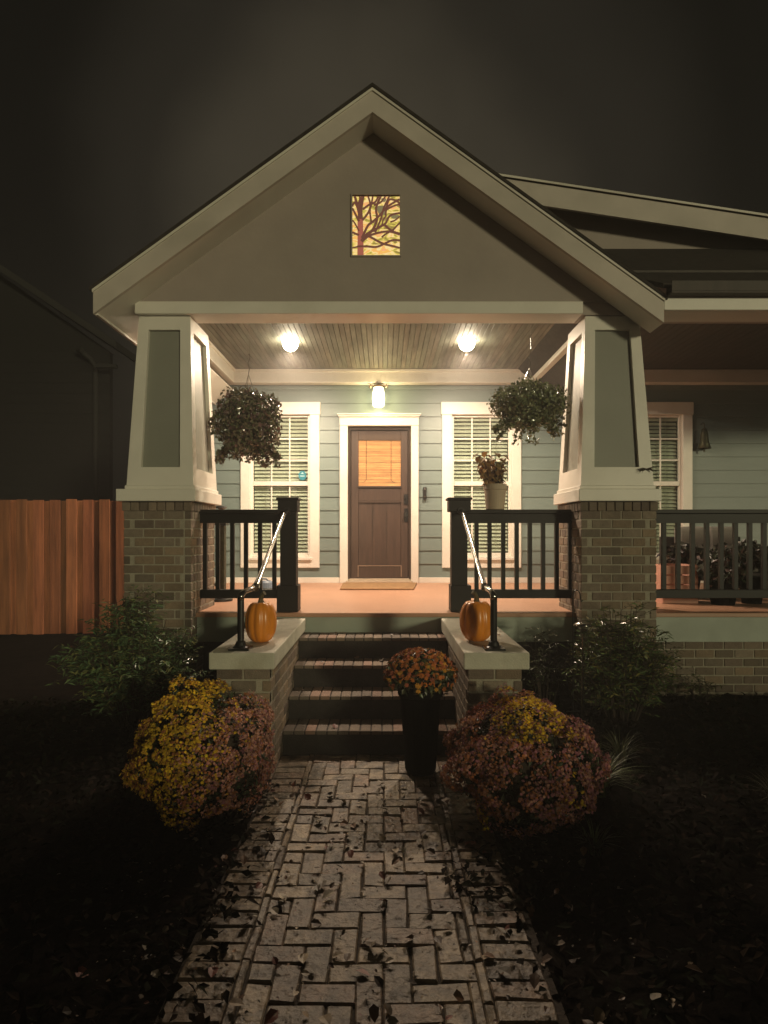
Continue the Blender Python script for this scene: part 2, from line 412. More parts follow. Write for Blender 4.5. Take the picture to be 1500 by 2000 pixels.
# --- openings
WIN = [(-1.898, -0.854), (0.769, 1.816), (3.04, 4.08)]
WZ0, WZ1 = 1.013, 3.205
DX0, DX1, DZ1 = -0.585, 0.456, 2.997
holes = [(a + 0.10, b - 0.10, WZ0 + 0.09, WZ1 - 0.13) for a, b in WIN] + [(DX0 + 0.09, DX1 - 0.09, DZ - 0.02, DZ1 - 0.09)]
def lap_wall(x0, x1, zb, zt, y, holes, phase, name, m, parent, expo=0.1775, th=0.12):
    mb = MB(); z = phase
    while z > zb: z -= expo
    while z < zt:
        a, b = max(z, zb), min(z + expo, zt)
        if b - a > 0.005:
            spans = [(x0, x1)]
            zsplit = [a, b]
            for h in holes:
                for q in (h[2], h[3]):
                    if a < q < b: zsplit.append(q)
            zsplit = sorted(set(zsplit))
            for i in range(len(zsplit) - 1):
                c, d = zsplit[i], zsplit[i + 1]; mid = (c + d) / 2
                sp = [(x0, x1)]
                for h in holes:
                    if h[2] < mid < h[3]:
                        ns = []
                        for s, e in sp:
                            if h[0] > s: ns.append((s, min(e, h[0])))
                            if h[1] < e: ns.append((max(s, h[1]), e))
                        sp = [q for q in ns if q[1] - q[0] > 0.001]
                yo = lambda zz: y - 0.017 + 0.014 * (zz - z) / expo
                for s, e in sp:
                    mb.hexa([(s, yo(c), c), (e, yo(c), c), (e, y + th, c), (s, y + th, c), (s, yo(d), d), (e, yo(d), d), (e, y + th, d), (s, y + th, d)])
        z += expo
    return mb.build(name, m, parent)
ph = E - (788 - 1040) / 147
wall = lap_wall(-2.45, 7.4, DZ + 0.06, 3.62, WY, holes, ph - 0.1775 * 20, 'siding_wall', 'siding', H)
MB().box(-2.45, DX0 - 0.002, WY - 0.03, WY + 0.1, DZ, DZ + 0.072).box(DX1 + 0.002, 7.4, WY - 0.03, WY + 0.1, DZ, DZ + 0.072).build('base_board', 'white', H, bevel=0.003)
MB().box(-2.45, -2.33, WY + 0.12, 14, 0, 4.0).box(7.28, 7.4, WY + 0.12, 14, 0, 3.9).box(-2.45, 7.4, 13.9, 14.05, 0, 3.9).build('side_wall', 'gable', H)

def window(x0, x1, sticker=False, seed=0):
    y = WY; tw = 0.128
    t = MB()
    t.box(x0, x0 + tw, y - 0.04, y + 0.02, WZ0, WZ1 - 0.165)
    t.box(x1 - tw, x1, y - 0.04, y + 0.02, WZ0, WZ1 - 0.165)
    t.box(x0 - 0.012, x1 + 0.012, y - 0.046, y + 0.02, WZ1 - 0.165, WZ1)
    t.box(x0 + tw, x1 - tw, y - 0.038, y + 0.02, WZ0, WZ0 + 0.10)
    win = t.build('window', 'white', H, bevel=0.004)
    a, b, c, d = x0 + tw, x1 - tw, WZ0 + 0.14, WZ1 - 0.165
    box('sill', 'white', win, a - 0.03, b + 0.03, y - 0.065, y + 0.02, WZ0 + 0.102, WZ0 + 0.138, bevel=0.004)
    s = MB(); fw = 0.032; m = 2.13
    s.box(a, a + fw, y + 0.005, y + 0.06, c, d).box(b - fw, b, y + 0.005, y + 0.06, c, d)
    s.box(a + fw, b - fw, y + 0.005, y + 0.06, d - 0.03, d).box(a + fw, b - fw, y + 0.005, y + 0.06, c, c + 0.055)
    s.box(a + fw, b - fw, y - 0.002, y + 0.06, m - 0.03, m + 0.03)
    s.build('sash_frame', 'white', win, bevel=0.003)
    mu = MB(); a2, b2 = a + fw, b - fw
    for (lo, hi) in ((m + 0.03, d - 0.03), (c + 0.055, m - 0.03)):
        for k in (1, 2):
            q = a2 + (b2 - a2) * k / 3
            mu.box(q - 0.009, q + 0.009, y + 0.018, y + 0.028, lo, hi)
            if lo > 2: 
                r = lo + (hi - lo) * k / 3
                for (e, f) in ((a2, a2 + (b2 - a2) / 3 - 0.009), (a2 + (b2 - a2) / 3 + 0.009, a2 + (b2 - a2) * 2 / 3 - 0.009), (a2 + (b2 - a2) * 2 / 3 + 0.009, b2)):
                    mu.box(e, f, y + 0.018, y + 0.028, r - 0.009, r + 0.009)
    mu.build('muntins', 'white', win)
    MB().box(a2, b2, y + 0.032, y + 0.036, c + 0.055, d - 0.03).build('pane', 'glass', win)
    bl = MB(); z = d - 0.11; r = random.Random(seed)
    while z > c + 0.04:
        tl = 0.92 + r.uniform(-0.08, 0.08)
        dy, dz = 0.024 * math.cos(tl), 0.024 * math.sin(tl); sg = r.uniform(-0.002, 0.002)
        bl.hexa([(a2 + 0.005, y + 0.075 - dy, z - dz + sg), (b2 - 0.005, y + 0.075 - dy, z - dz), (b2 - 0.005, y + 0.075 + dy, z + dz), (a2 + 0.005, y + 0.075 + dy, z + dz + sg),
                 (a2 + 0.005, y + 0.073 - dy, z - dz + 0.003 + sg), (b2 - 0.005, y + 0.073 - dy, z - dz + 0.003), (b2 - 0.005, y + 0.073 + dy, z + dz + 0.003), (a2 + 0.005, y + 0.073 + dy, z + dz + 0.003 + sg)])
        z -= 0.0495
    bl.box(a2 + 0.003, b2 - 0.003, y + 0.05, y + 0.1, d - 0.07, d - 0.035)
    for q in (0.22, 0.78): bl.tube([(a2 + (b2 - a2) * q, y + 0.05, d - 0.05), (a2 + (b2 - a2) * q, y + 0.05, c + 0.05)], 0.0015, 5)
    bl.build('blind', 'blind', win)
    rm = MB(); rm.box(x0, x1, y + 0.6, y + 0.62, 0.9, 3.3).box(x0, x0 + 0.01, y + 0.121, y + 0.6, 0.9, 3.3).box(x1 - 0.01, x1, y + 0.121, y + 0.6, 0.9, 3.3)
    rm.box(x0, x1, y + 0.121, y + 0.6, 0.9, 0.91).box(x0, x1, y + 0.121, y + 0.6, 3.29, 3.3).build('interior', 'room', win)
    if sticker:
        cx, _, cz = P(591, 929, y + 0.03); st = MB()
        pl = [(cx + 0.055 * math.cos(math.pi / 8 + k * math.pi / 4) , cz + 0.066 * math.sin(math.pi / 8 + k * math.pi / 4)) for k in range(8)]
        st.prism_xz(pl, y + 0.012, y + 0.014); so = st.build('alarm_sticker', 'teal', win)
        MB().prism_xz([(cx - 0.022, cz + 0.022), (cx, cz + 0.045), (cx + 0.022, cz + 0.022)], y + 0.009, y + 0.0118).box(cx - 0.03, cx + 0.03, y + 0.009, y + 0.0118, cz - 0.012, cz - 0.002).build('emblem', 'pale', win)
        so['label'] = 'teal eight-sided sticker in the corner of the pane'
    return win
for i, (a, b) in enumerate(WIN): window(a, b, i == 0, i)

# --- front door
y = WY
t = MB()
t.box(DX0, DX0 + 0.105, y - 0.045, y + 0.14, DZ, DZ1 - 0.105).box(DX1 - 0.098, DX1, y - 0.045, y + 0.14, DZ, DZ1 - 0.105)
t.box(DX0 - 0.002, DX1 + 0.002, y - 0.05, y + 0.14, DZ1 - 0.105, DZ1)
casing = t.build('door_casing', 'white', H, bevel=0.004)
cr = MB(); a, b = DX0, DX1
for k, (o, z0, z1, d) in enumerate([(0.006, DZ1 + 0.001, DZ1 + 0.014, 0.06), (0.018, DZ1 + 0.0145, DZ1 + 0.032, 0.075), (0.032, DZ1 + 0.0325, DZ1 + 0.05, 0.092)]):
    cr.box(a - o, b + o, y - d, y + 0.02, z0, z1)
cr.build('cornice', 'white', casing, bevel=0.003)
xa, xb = DX0 + 0.105, DX1 - 0.098
MB().box(xa, xa + 0.03, y + 0.02, y + 0.13, DZ + 0.05, DZ1 - 0.105).box(xb - 0.03, xb, y + 0.02, y + 0.13, DZ + 0.05, DZ1 - 0.105).box(xa + 0.03, xb - 0.03, y + 0.02, y + 0.13, DZ1 - 0.145, DZ1 - 0.105).build('jamb', 'door', casing)
gx0, gx1, gz0, gz1 = -0.342, 0.226, 2.098, 2.715
d = MB(); ya, yb = y + 0.06, y + 0.1
sx0, sx1 = xa + 0.032, xb - 0.032
d.box(sx0, gx0, ya, yb, DZ + 0.055, DZ1 - 0.148).box(gx1, sx1, ya, yb, DZ + 0.055, DZ1 - 0.148)
d.box(gx0, gx1, ya, yb, gz1, DZ1 - 0.148)
d.box(gx0, gx1, ya, yb, 1.90, gz0)
d.box(gx0, gx1, ya, yb, DZ + 0.055, 1.03)
door = d.build('front_door', 'door', H, bevel=0.004)
door['label'] = 'dark stained wooden front door with a lit upper pane'
pn = MB()
for k in range(3):
    q0 = gx0 + (gx1 - gx0) * k / 3; q1 = gx0 + (gx1 - gx0) * (k + 1) / 3
    pn.box(q0 + 0.002, q1 - 0.002, y + 0.078, y + 0.095, 1.03, 1.90)
pn.build('door_panel', 'door', door)
MB().box(gx0 - 0.01, gx1 + 0.01, ya - 0.022, ya, gz0 - 0.018, gz0 + 0.004).box(gx0 - 0.004, gx1 + 0.004, ya - 0.010, ya, 1.885, 1.90).build('ledge', 'door', door, bevel=0.003)
MB().box(gx0 - 0.008, gx1 + 0.008, ya - 0.008, ya, 1.03, 1.038).box(gx0 - 0.008, gx0, ya - 0.008, ya, DZ + 0.075, 1.03).box(gx1, gx1 + 0.008, ya - 0.008, ya, DZ + 0.075, 1.03).build('kick_rail_edge', 'door_light', door)
MB().box(gx0, gx1, y + 0.075, y + 0.079, gz0, gz1).build('pane', 'glass', door)
bb = MB(); z = gz0 + 0.004
while z < gz1 - 0.004:
    k = rnd.uniform(-0.0015, 0.0015); kk = rnd.uniform(0.7, 1.25); bb.box(gx0, gx1, y + 0.09 + k, y + 0.1 + k, z, z + 0.0105, (kk, kk, kk)); z += 0.0125
bb.build('bamboo_blind', 'bamboo', door)
for q, e in ((-0.238, -0.05), (0.095, 0.05)):
    co = MB().tube([(q, y + 0.084, gz1), (q, y + 0.084, gz0 + 0.09), (q + e * 0.4, y + 0.084, gz0 + 0.065), (q + e, y + 0.084, gz0 + 0.055)], 0.003, 6)
    co.build('blind_cord', 'cord', door)
hx = 0.293
hd = MB().box(hx - 0.026, hx + 0.026, ya - 0.018, ya, 1.86, 1.99).tube([(hx, ya - 0.018, 1.945), (hx, ya - 0.03, 1.945)], 0.02, 16)
hd.box(hx - 0.022, hx + 0.022, ya - 0.012, ya, 1.62, 1.80).tube([(hx, ya - 0.05, 1.80), (hx, ya - 0.055, 1.70), (hx, ya - 0.03, 1.66), (hx, ya, 1.66)], 0.009, 8)
hd.build('handle', 'iron', door, bevel=0.004)
MB().tube([(hx, ya - 0.012, 1.715), (hx, ya - 0.06, 1.715)], [0.012, 0.027], 16).build('knob', 'chrome', door, smooth=False)
MB().box(xa - 0.02, xb + 0.02, y - 0.075, y + 0.13, DZ + 0.001, DZ + 0.03).box(xa, xb, y + 0.01, y + 0.13, DZ + 0.0305, DZ + 0.052).build('threshold', 'pot', H, bevel=0.004)
box('interior', 'room', door, xa, xb, y + 0.14, y + 0.16, DZ, DZ1 - 0.1)

# --- porch floor, fascia, foundation
MB().box(-2.1, 6.8, DY, WY + 0.06, DZ - 0.035, DZ).build('porch_floor', 'floor', H, bevel=0.004)
fa = MB()
for q0, q1 in ((-1.559, 1.590), (2.199, 6.75)):
    fa.box(q0, q1, DY + 0.02, DY + 0.05, DZ - 0.245, DZ - 0.036)
fa.build('porch_fascia', 'green_trim', H, bevel=0.003)
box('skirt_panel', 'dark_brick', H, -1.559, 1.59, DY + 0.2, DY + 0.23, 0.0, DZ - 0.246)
brick_block(2.199, 6.7, DY + 0.06, DY + 0.30, 0.02, DZ - 0.246, 'foundation', H)

# --- brick steps
st0, st1 = -0.674, 0.500
rz = DZ / 5
def dk():
    b = rnd.choice([(0.20, 0.155, 0.12), (0.24, 0.185, 0.14), (0.17, 0.14, 0.115), (0.26, 0.17, 0.13)]); k = rnd.uniform(0.85, 1.2); return tuple(q * k for q in b)
for k in range(4):
    yf = 4.08 + 0.2567 * k; top = rz * (k + 1); tr = MB(); n = 16; wd = (st1 - st0) / n
    yb_ = yf + 0.262 if k < 3 else DY + 0.019
    for i in range(n):
        q = rnd.uniform(-0.002, 0.002)
        tr.box(st0 + i * wd + 0.004, st0 + (i + 1) * wd - 0.004, yf + q, yb_, top - 0.026, top + rnd.uniform(-0.002, 0.001), dk())
    stp = tr.build('step', 'brick', H, bevel=0.003)
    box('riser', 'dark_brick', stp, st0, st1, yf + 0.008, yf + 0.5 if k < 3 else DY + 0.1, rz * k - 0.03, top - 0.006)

# --- cheek walls with concrete caps
for sx, (b0, b1), (c0, c1) in ((-1, (-1.0, -0.675), (-1.035, -0.648)), (1, (0.502, 0.825), (0.472, 0.860))):
    cw = brick_block(b0, b1, 3.665, DY + 0.15 if False else DY + 0.018, -0.05, 0.668, 'stair_wall', H)
    MB().box(c0, c1, 3.625, 4.478, 0.670, 0.770).box(c0, c1, 4.484, DY - 0.002, 0.670, 0.770).build('stone_cap', 'cap', cw, bevel=0.007, seg=2)

# --- piers and tapered columns
def column(sx, pier, capb, base, tp, dep_b, dep_t, ztop):
    (x0, x1, y0, y1) = pier
    brick_block(x0, x1, y0, y1, 0.0, 1.730, 'brick_pier', H, soldier=True)
    # tapered box: base (xa,xb,ya,yb) at z0, top at z1
    z0, z1 = 1.860, ztop
    (a0, a1, b0, b1) = base; (c0, c1, d0, d1) = tp
    IN = 0.032
    core = MB().hexa([(a0 + IN, b0 + IN, z0), (a1 - IN, b0 + IN, z0), (a1 - IN, b1 - IN, z0), (a0 + IN, b1 - IN, z0),
                      (c0 + IN, d0 + IN, z1), (c1 - IN, d0 + IN, z1), (c1 - IN, d1 - IN, z1), (c0 + IN, d1 - IN, z1)])
    col = core.build('porch_column', 'panel', H)
    def pt(face, u, h):     # u 0..1 across, h 0..1 up on the outer surface
        X0, X1 = a0 + (c0 - a0) * h, a1 + (c1 - a1) * h; Y0, Y1 = b0 + (d0 - b0) * h, b1 + (d1 - b1) * h; z = z0 + (z1 - z0) * h
        return {'f': (X0 + (X1 - X0) * u, Y0, z), 'k': (X0 + (X1 - X0) * u, Y1, z), 'l': (X0, Y0 + (Y1 - Y0) * u, z), 'r': (X1, Y0 + (Y1 - Y0) * u, z)}[face]
    nin = {'f': (0, IN + .004, 0), 'k': (0, -IN - .004, 0), 'l': (IN + .004, 0, 0), 'r': (-IN - .004, 0, 0)}
    tb = MB()
    def board(face, u0, u1, h0, h1):
        n = Vector(nin[face]); q = [Vector(pt(face, *k)) for k in ((u0, h0), (u1, h0), (u1, h1), (u0, h1))]
        r = [k + n for k in q]
        vs = q + r; fs = [(0, 1, 2, 3), (7, 6, 5, 4), (0, 4, 5, 1), (1, 5, 6, 2), (2, 6, 7, 3), (3, 7, 4, 0)]
        if face in 'kl': fs = [tuple(reversed(f)) for f in fs]
        tb.add(vs, fs)
    hb, ht = 0.105, 0.918
    for f in 'fklr':
        wdt = (a1 - a0) if f in 'fk' else (b1 - b0)
        e = 0.0 if f in 'fk' else (IN + 0.0045) / wdt
        bw = 0.107 / wdt
        board(f, e, bw, 0, 1); board(f, 1 - bw, 1 - e, 0, 1)
        board(f, bw, 1 - bw, 0, hb); board(f, bw, 1 - bw, ht, 1)
    tb.build('trim_board', 'white', col)
    cb = MB().box(*capb, 1.731, 1.828).box(a0 - 0.012, a1 + 0.012, b0 - 0.012, b1 + 0.012, 1.8285, 1.859)
    cb.build('column_base', 'white', col, bevel=0.004)
    return col
column(-1, (-2.105, -1.56, 4.966, 5.66), (-2.139, -1.506, 4.898, 5.70), (-2.07, -1.535, 4.94, 5.64), (-2.012, -1.591, 5.05, 5.56), 0, 0, 3.258)
column(1, (1.591, 2.198, 4.955, 5.59), (1.553, 2.212, 4.892, 5.63), (1.584, 2.169, 4.94, 5.58), (1.655, 2.098, 5.05, 5.52), 0, 0, 3.258)

# --- beams, ceiling
bm = MB()
bm.box(-2.03, 1.62, 5.0, 5.24, 3.262, 3.362)
bm.box(-2.03, 2.03, 5.03, 5.24, 3.3625, 3.60)
bm.build('front_beam', 'white', H, bevel=0.004)
MB().box(1.6205, 7.0, 5.03, 5.24, 3.262, 3.362).build('wing_beam', 'gable', H)
bm = MB()
bm.box(-2.22, -1.95, 5.241, 7.999, 3.43, 3.604).box(1.91, 2.18, 5.241, 7.999, 3.43, 3.604)
bm.box(-2.4, 6.9, 8.0, WY - 0.02, 3.432, 3.604)
bm.build('side_beam', 'white', H, bevel=0.004)
# crown strip around the ceiling
MB().box(-1.949, -1.925, 5.265, 7.975, 3.575, 3.6045).box(1.885, 1.909, 5.265, 7.975, 3.575, 3.6045).box(-1.949, 1.909, 7.976, 7.9985, 3.575, 3.6045).build('ceiling_moulding', 'white', H, bevel=0.003)
ce = MB(); x = -1.95
while x < 1.905:
    k = rnd.uniform(0.86, 1.14); kk = rnd.uniform(0.93, 1.07)
    ce.box(x + 0.002, min(x + 0.054, 1.91), 5.24, 8.0, 3.606, 3.62, (k, k * kk, k * kk)); x += 0.057
ce.build('beadboard_ceiling', 'bead', H, bevel=0.002)
MB().box(-2.25, 7.0, 5.06, WY + 0.1, 3.621, 3.64).build('ceiling_deck', 'darkwood', H)
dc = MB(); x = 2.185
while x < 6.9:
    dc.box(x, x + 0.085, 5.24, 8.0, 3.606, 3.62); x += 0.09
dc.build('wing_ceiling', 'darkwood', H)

# --- porch gable
AX, SL = -0.09, 0.722; GY = 5.0; FY = 4.76
zs = lambda x: 4.738 - SL * abs(x - AX)            # soffit underside
gw = MB()
gx = 0.2335 + 0.0
wx0, wx1, wz0, wz1 = -0.258, 0.129, 3.738, 4.230
xl, xr = AX - (4.738 - 3.362) / SL, AX + (4.738 - 3.362) / SL
gw.prism_xz([(xl, 3.3625), (wx0, 3.3625), (wx0, zs(wx0))], GY + 0.012, GY + 0.028)
gw.prism_xz([(wx1, 3.3625), (xr, 3.3625), (wx1, zs(wx1))], GY + 0.012, GY + 0.028)
gw.prism_xz([(wx0, 3.3625), (wx1, 3.3625), (wx1, wz0), (wx0, wz0)], GY + 0.012, GY + 0.028)
gw.prism_xz([(wx0, wz1), (wx1, wz1), (wx1, zs(wx1)), (AX, 4.738), (wx0, zs(wx0))], GY + 0.012, GY + 0.028)
gw.build('gable_wall', 'gable', H)
# soffits and rake boards
def rake(side):
    xe = -2.254 if side < 0 else 2.17
    so = MB()
    za, zb_ = 4.738, zs(xe)
    ys0, ys1 = FY + 0.03, (8.0 if side < 0 else GY + 0.012)
    so.hexa([(AX, ys0, za), (xe, ys0, zb_), (xe, GY + 0.012, zb_), (AX, GY + 0.012, za), (AX, ys0, za + 0.02), (xe, ys0, zb_ + 0.02), (xe, GY + 0.012, zb_ + 0.02), (AX, GY + 0.012, za + 0.02)] if side > 0 else
            [(xe, ys0, zb_), (AX, ys0, za), (AX, GY + 0.012, za), (xe, GY + 0.012, zb_), (xe, ys0, zb_ + 0.02), (AX, ys0, za + 0.02), (AX, GY + 0.012, za + 0.02), (xe, GY + 0.012, zb_ + 0.02)])
    so.build('soffit', 'soffit', H)
    t = 0.187
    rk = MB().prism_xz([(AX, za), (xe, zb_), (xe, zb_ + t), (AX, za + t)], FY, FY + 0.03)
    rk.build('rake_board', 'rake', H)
    rf = MB(); e2 = xe + side * 0.02; zr = zb_ + t - SL * 0.02
    rf.prism_xz([(AX, za + t + 0.001), (e2, zr + 0.001), (e2, zr + 0.028), (AX, za + t + 0.028)], FY - 0.02, 14.2 if side < 0 else 14.2)
    rf.build('roof', 'shingle', H)
    MB().prism_xz([(AX, za + t - 0.024), (xe + side * 0.004, zb_ + t - 0.024), (xe + side * 0.004, zb_ + t - 0.002), (AX, za + t - 0.002)], FY - 0.012, FY - 0.0005).build('drip_edge', 'soffit', H)
rake(-1); rake(1)
# left eave return: side fascia and its soffit
zl = zs(-2.254)
MB().box(-2.254, -2.230, FY + 0.031, 14, zl, zl + 0.17).build('eave_fascia', 'white', H)
MB().prism_xz([(-2.2295, zs(-2.2295)), (-2.0, zs(-2.0)), (-2.0, zs(-2.0) + 0.018), (-2.2295, zs(-2.2295) + 0.018)], GY + 0.013, 14).build('eave_soffit', 'soffit', H)
MB().box(-2.45, -2.33, WY + 0.0, WY + 0.12, 0, 0.8).build('corner_base', 'gable', H)

# --- right wing eave, skirt roof and low gable
zr_ = zs(2.17)
re = MB().box(2.171, 7.1, FY, FY + 0.03, 3.205, 3.305)
re.build('eave_fascia', 'white', H, bevel=0.003)
MB().box(2.171, 7.1, FY + 0.031, GY + 0.03, 3.205, 3.222).build('eave_soffit', 'soffit', H)
gt = MB().box(2.19, 7.1, FY - 0.085, FY - 0.001, 3.306, 3.318).box(2.19, 7.1, FY - 0.09, FY - 0.082, 3.3185, 3.395).box(2.19, 7.1, FY - 0.001, FY + 0.01, 3.3185, 3.385)
gt.build('gutter', 'darkwood', H)
sk = MB().hexa([(2.15, FY - 0.03, 3.36), (7.1, FY - 0.03, 3.36), (7.1, 6.12, 4.27), (1.0, 6.12, 4.27), (2.15, FY - 0.03, 3.40), (7.1, FY - 0.03, 3.40), (7.1, 6.12, 4.31), (1.0, 6.12, 4.31)])
sk.build('skirt_roof', 'shingle', H)
zt = lambda x: 4.875 - 0.151 * (x - 1.28)
lap_w = MB().prism_xz([(0.9, 4.1), (7.2, 4.1), (7.2, zt(7.2) - 0.1), (0.9, zt(0.9) - 0.1)], 6.10, 6.14)
lap_w.build('upper_gable_wall', 'gable', H)
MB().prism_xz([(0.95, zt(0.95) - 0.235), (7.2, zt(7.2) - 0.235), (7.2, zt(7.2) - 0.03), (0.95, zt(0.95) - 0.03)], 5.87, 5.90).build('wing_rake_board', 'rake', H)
MB().prism_xz([(0.95, zt(0.95) - 0.029), (7.25, zt(7.25) - 0.029), (7.25, zt(7.25)), (0.95, zt(0.95))], 5.85, 14).build('wing_roof', 'shingle', H)
MB().prism_xz([(0.95, zt(0.95) - 0.028), (7.25, zt(7.25) - 0.028), (7.25, zt(7.25) - 0.008), (0.95, zt(0.95) - 0.008)], 5.842, 5.8495).build('wing_drip_edge', 'soffit', H)
MB().prism_xz([(0.95, zt(0.95) - 0.06), (7.2, zt(7.2) - 0.06), (7.2, zt(7.2) - 0.035), (0.95, zt(0.95) - 0.035)], 5.9005, 6.0995).build('wing_soffit', 'soffit', H)

# --- stained glass window in the gable
def stained_mat():
    m = bpy.data.materials.new('stained_glass'); m.use_nodes = True
    n = m.node_tree.nodes; l = m.node_tree.links; b = n['Principled BSDF']
    tc = n.new('ShaderNodeTexCoord'); mp = n.new('ShaderNodeMapping'); mp.inputs['Scale'].default_value = (1, 1, 2.4)
    l.new(tc.outputs['Object'], mp.inputs['Vector'])
    nz = n.new('ShaderNodeTexNoise'); nz.inputs['Scale'].default_value = 7; nz.inputs['Detail'].default_value = 4; nz.inputs['Distortion'].default_value = 1.8
    l.new(mp.outputs[0], nz.inputs['Vector'])
    r = n.new('ShaderNodeValToRGB'); e = r.color_ramp.elements
    e[0].position = 0.34; e[0].color = (0.30, 0.20, 0.06, 1); e[1].position = 0.68; e[1].color = (0.95, 0.45, 0.20, 1)
    for p, c in ((0.41, (0.55, 0.46, 0.07, 1)), (0.47, (0.95, 0.66, 0.18, 1)), (0.53, (1.0, 0.76, 0.36, 1)), (0.60, (0.95, 0.52, 0.10, 1))):
        q = e.new(p); q.color = c
    l.new(nz.outputs['Fac'], r.inputs[0]); l.new(r.outputs[0], b.inputs['Emission Color'])
    b.inputs['Emission Strength'].default_value = 0.6; b.inputs['Base Color'].default_value = (0.05, 0.04, 0.02, 1); b.inputs['Roughness'].default_value = 0.25
    return m
M['stained'] = stained_mat()
M['treeglass'] = mat('brown_glass_branches', (0.05, 0.02, 0.015), 0.3, 0.3, 9, emit=(0.09, 0.035, 0.022), estr=0.9)
M['trunkglass'] = mat('red_brown_glass_trunk', (0.05, 0.02, 0.015), 0.3, 0.3, 9, emit=(0.24, 0.07, 0.045), estr=0.9)
M['olive'] = mat('olive_glass', (0.05, 0.05, 0.02), 0.3, 0.3, 9, emit=(0.16, 0.13, 0.06), estr=0.8)
sgw = MB().box(wx0, wx1, GY + 0.030, GY + 0.036, wz0, wz1).build('stained_glass_window', 'stained', H)
sgw['label'] = 'lit stained glass window with a bare branching tree'
MB().box(wx0 - 0.012, wx0, GY + 0.0, GY + 0.036, wz0 - 0.012, wz1 + 0.012).box(wx1, wx1 + 0.012, GY + 0.0, GY + 0.036, wz0 - 0.012, wz1 + 0.012).box(wx0, wx1, GY, GY + 0.036, wz0 - 0.012, wz0).box(wx0, wx1, GY, GY + 0.036, wz1, wz1 + 0.012).build('frame', 'gable', sgw)
# glass drawn in the unit square, x right, y up
def SG(x, y): return (wx0 + (wx1 - wx0) * x, GY + 0.028, wz0 + (wz1 - wz0) * y)
def ribbon(mb, pts, w0, w1, yoff=0.0):
    pts = [Vector(SG(*p)) for p in pts]
    # smooth the polyline
    q = []
    for i in range(len(pts) - 1):
        p0, p1, p2, p3 = pts[max(i - 1, 0)], pts[i], pts[i + 1], pts[min(i + 2, len(pts) - 1)]
        for k in range(5):
            t = k / 5
            q.append(0.5 * ((2 * p1) + (p2 - p0) * t + (2 * p0 - 5 * p1 + 4 * p2 - p3) * t * t + (3 * p1 - p0 - 3 * p2 + p3) * t ** 3))
    q.append(pts[-1]); n = len(q)
    cl = lambda v: Vector((min(max(v.x, wx0), wx1), v.y, min(max(v.z, wz0), wz1)))
    for i in range(n - 1):
        d = (q[i + 1] - q[i]); 
        if d.length < 1e-6: continue
        d.normalize(); nn = Vector((-d.z, 0, d.x)); a = w0 + (w1 - w0) * i / (n - 1); b = w0 + (w1 - w0) * (i + 1) / (n - 1)
        v = [cl(q[i] - nn * a), cl(q[i + 1] - nn * b), cl(q[i + 1] + nn * b), cl(q[i] + nn * a)]
        yy = GY + 0.022 - yoff
        vs = [(k.x, yy, k.z) for k in v] + [(k.x, GY + 0.0295, k.z) for k in v]
        mb.add(vs, [(0, 1, 2, 3), (0, 4, 5, 1), (1, 5, 6, 2), (2, 6, 7, 3), (3, 7, 4, 0)])
tk = MB(); ribbon(tk, [(0.17, 0.0), (0.17, 0.3), (0.165, 0.62)], 0.026, 0.022)
tk.build('glass_trunk', 'trunkglass', sgw)
bch = [([(0.165, 0.6), (0.17, 0.8), (0.22, 1.0)], .021, .010), ([(0.15, 0.7), (0.1, 0.85), (0.05, 1.0)], .012, .007), ([(0.14, 0.75), (0.05, 0.9), (0.0, 0.83)], .009, .005),
 ([(0.14, 0.58), (0.05, 0.72), (0.0, 0.8)], .009, .005), ([(0.12, 0.86), (0.16, 0.95), (0.15, 1.0)], .008, .005), ([(0.19, 0.25), (0.3, 0.36), (0.43, 0.44), (0.52, 0.62), (0.5, 0.8), (0.6, 1.0)], .012, .006),
 ([(0.2, 0.3), (0.32, 0.5), (0.42, 0.57), (0.55, 0.66), (0.75, 0.83), (1.0, 0.95)], .009, .005), ([(0.21, 0.6), (0.33, 0.72), (0.38, 0.85), (0.33, 1.0)], .008, .005), ([(0.22, 0.78), (0.36, 0.86), (0.48, 0.9), (0.55, 1.0)], .007, .005),
 ([(0.4, 0.55), (0.37, 0.75), (0.4, 0.86), (0.43, 1.0)], .007, .005), ([(0.43, 0.42), (0.6, 0.5), (0.7, 0.55), (0.8, 0.68), (1.0, 0.72)], .009, .005), ([(0.68, 0.52), (0.8, 0.44), (0.9, 0.4), (1.0, 0.38)], .008, .005),
 ([(0.85, 0.43), (0.93, 0.5), (1.0, 0.56)], .007, .004), ([(0.2, 0.24), (0.35, 0.34), (0.6, 0.4), (0.8, 0.41), (1.0, 0.36)], .008, .005), ([(0.36, 0.33), (0.52, 0.26), (0.65, 0.21), (0.85, 0.17), (1.0, 0.14)], .008, .005),
 ([(0.1, 0.16), (0.3, 0.165), (0.5, 0.155), (0.65, 0.2), (0.85, 0.27), (1.0, 0.26)], .007, .005), ([(0.0, 0.14), (0.17, 0.17)], .004, .004), ([(0.14, 0.35), (0.05, 0.38), (0.0, 0.4)], .007, .005), ([(0.14, 0.42), (0.05, 0.55), (0.0, 0.6)], .006, .004),
 ([(0.62, 0.32), (0.72, 0.38), (0.8, 0.41)], .006, .004), ([(0.48, 0.4), (0.6, 0.62), (0.66, 0.8), (0.78, 1.0)], .007, .005), ([(0.7, 0.68), (0.73, 0.85), (0.8, 0.95), (0.97, 0.9), (1.0, 0.84)], .007, .005), ([(0.72, 0.78), (0.85, 0.83), (1.0, 0.87)], .006, .004),
 ([(0.45, 0.85), (0.6, 0.9), (0.7, 1.0)], .006, .004), ([(0.8, 0.57), (0.9, 0.6), (1.0, 0.66)], .005, .003), ([(0.62, 0.5), (0.65, 0.6), (0.72, 0.68)], .005, .004)]
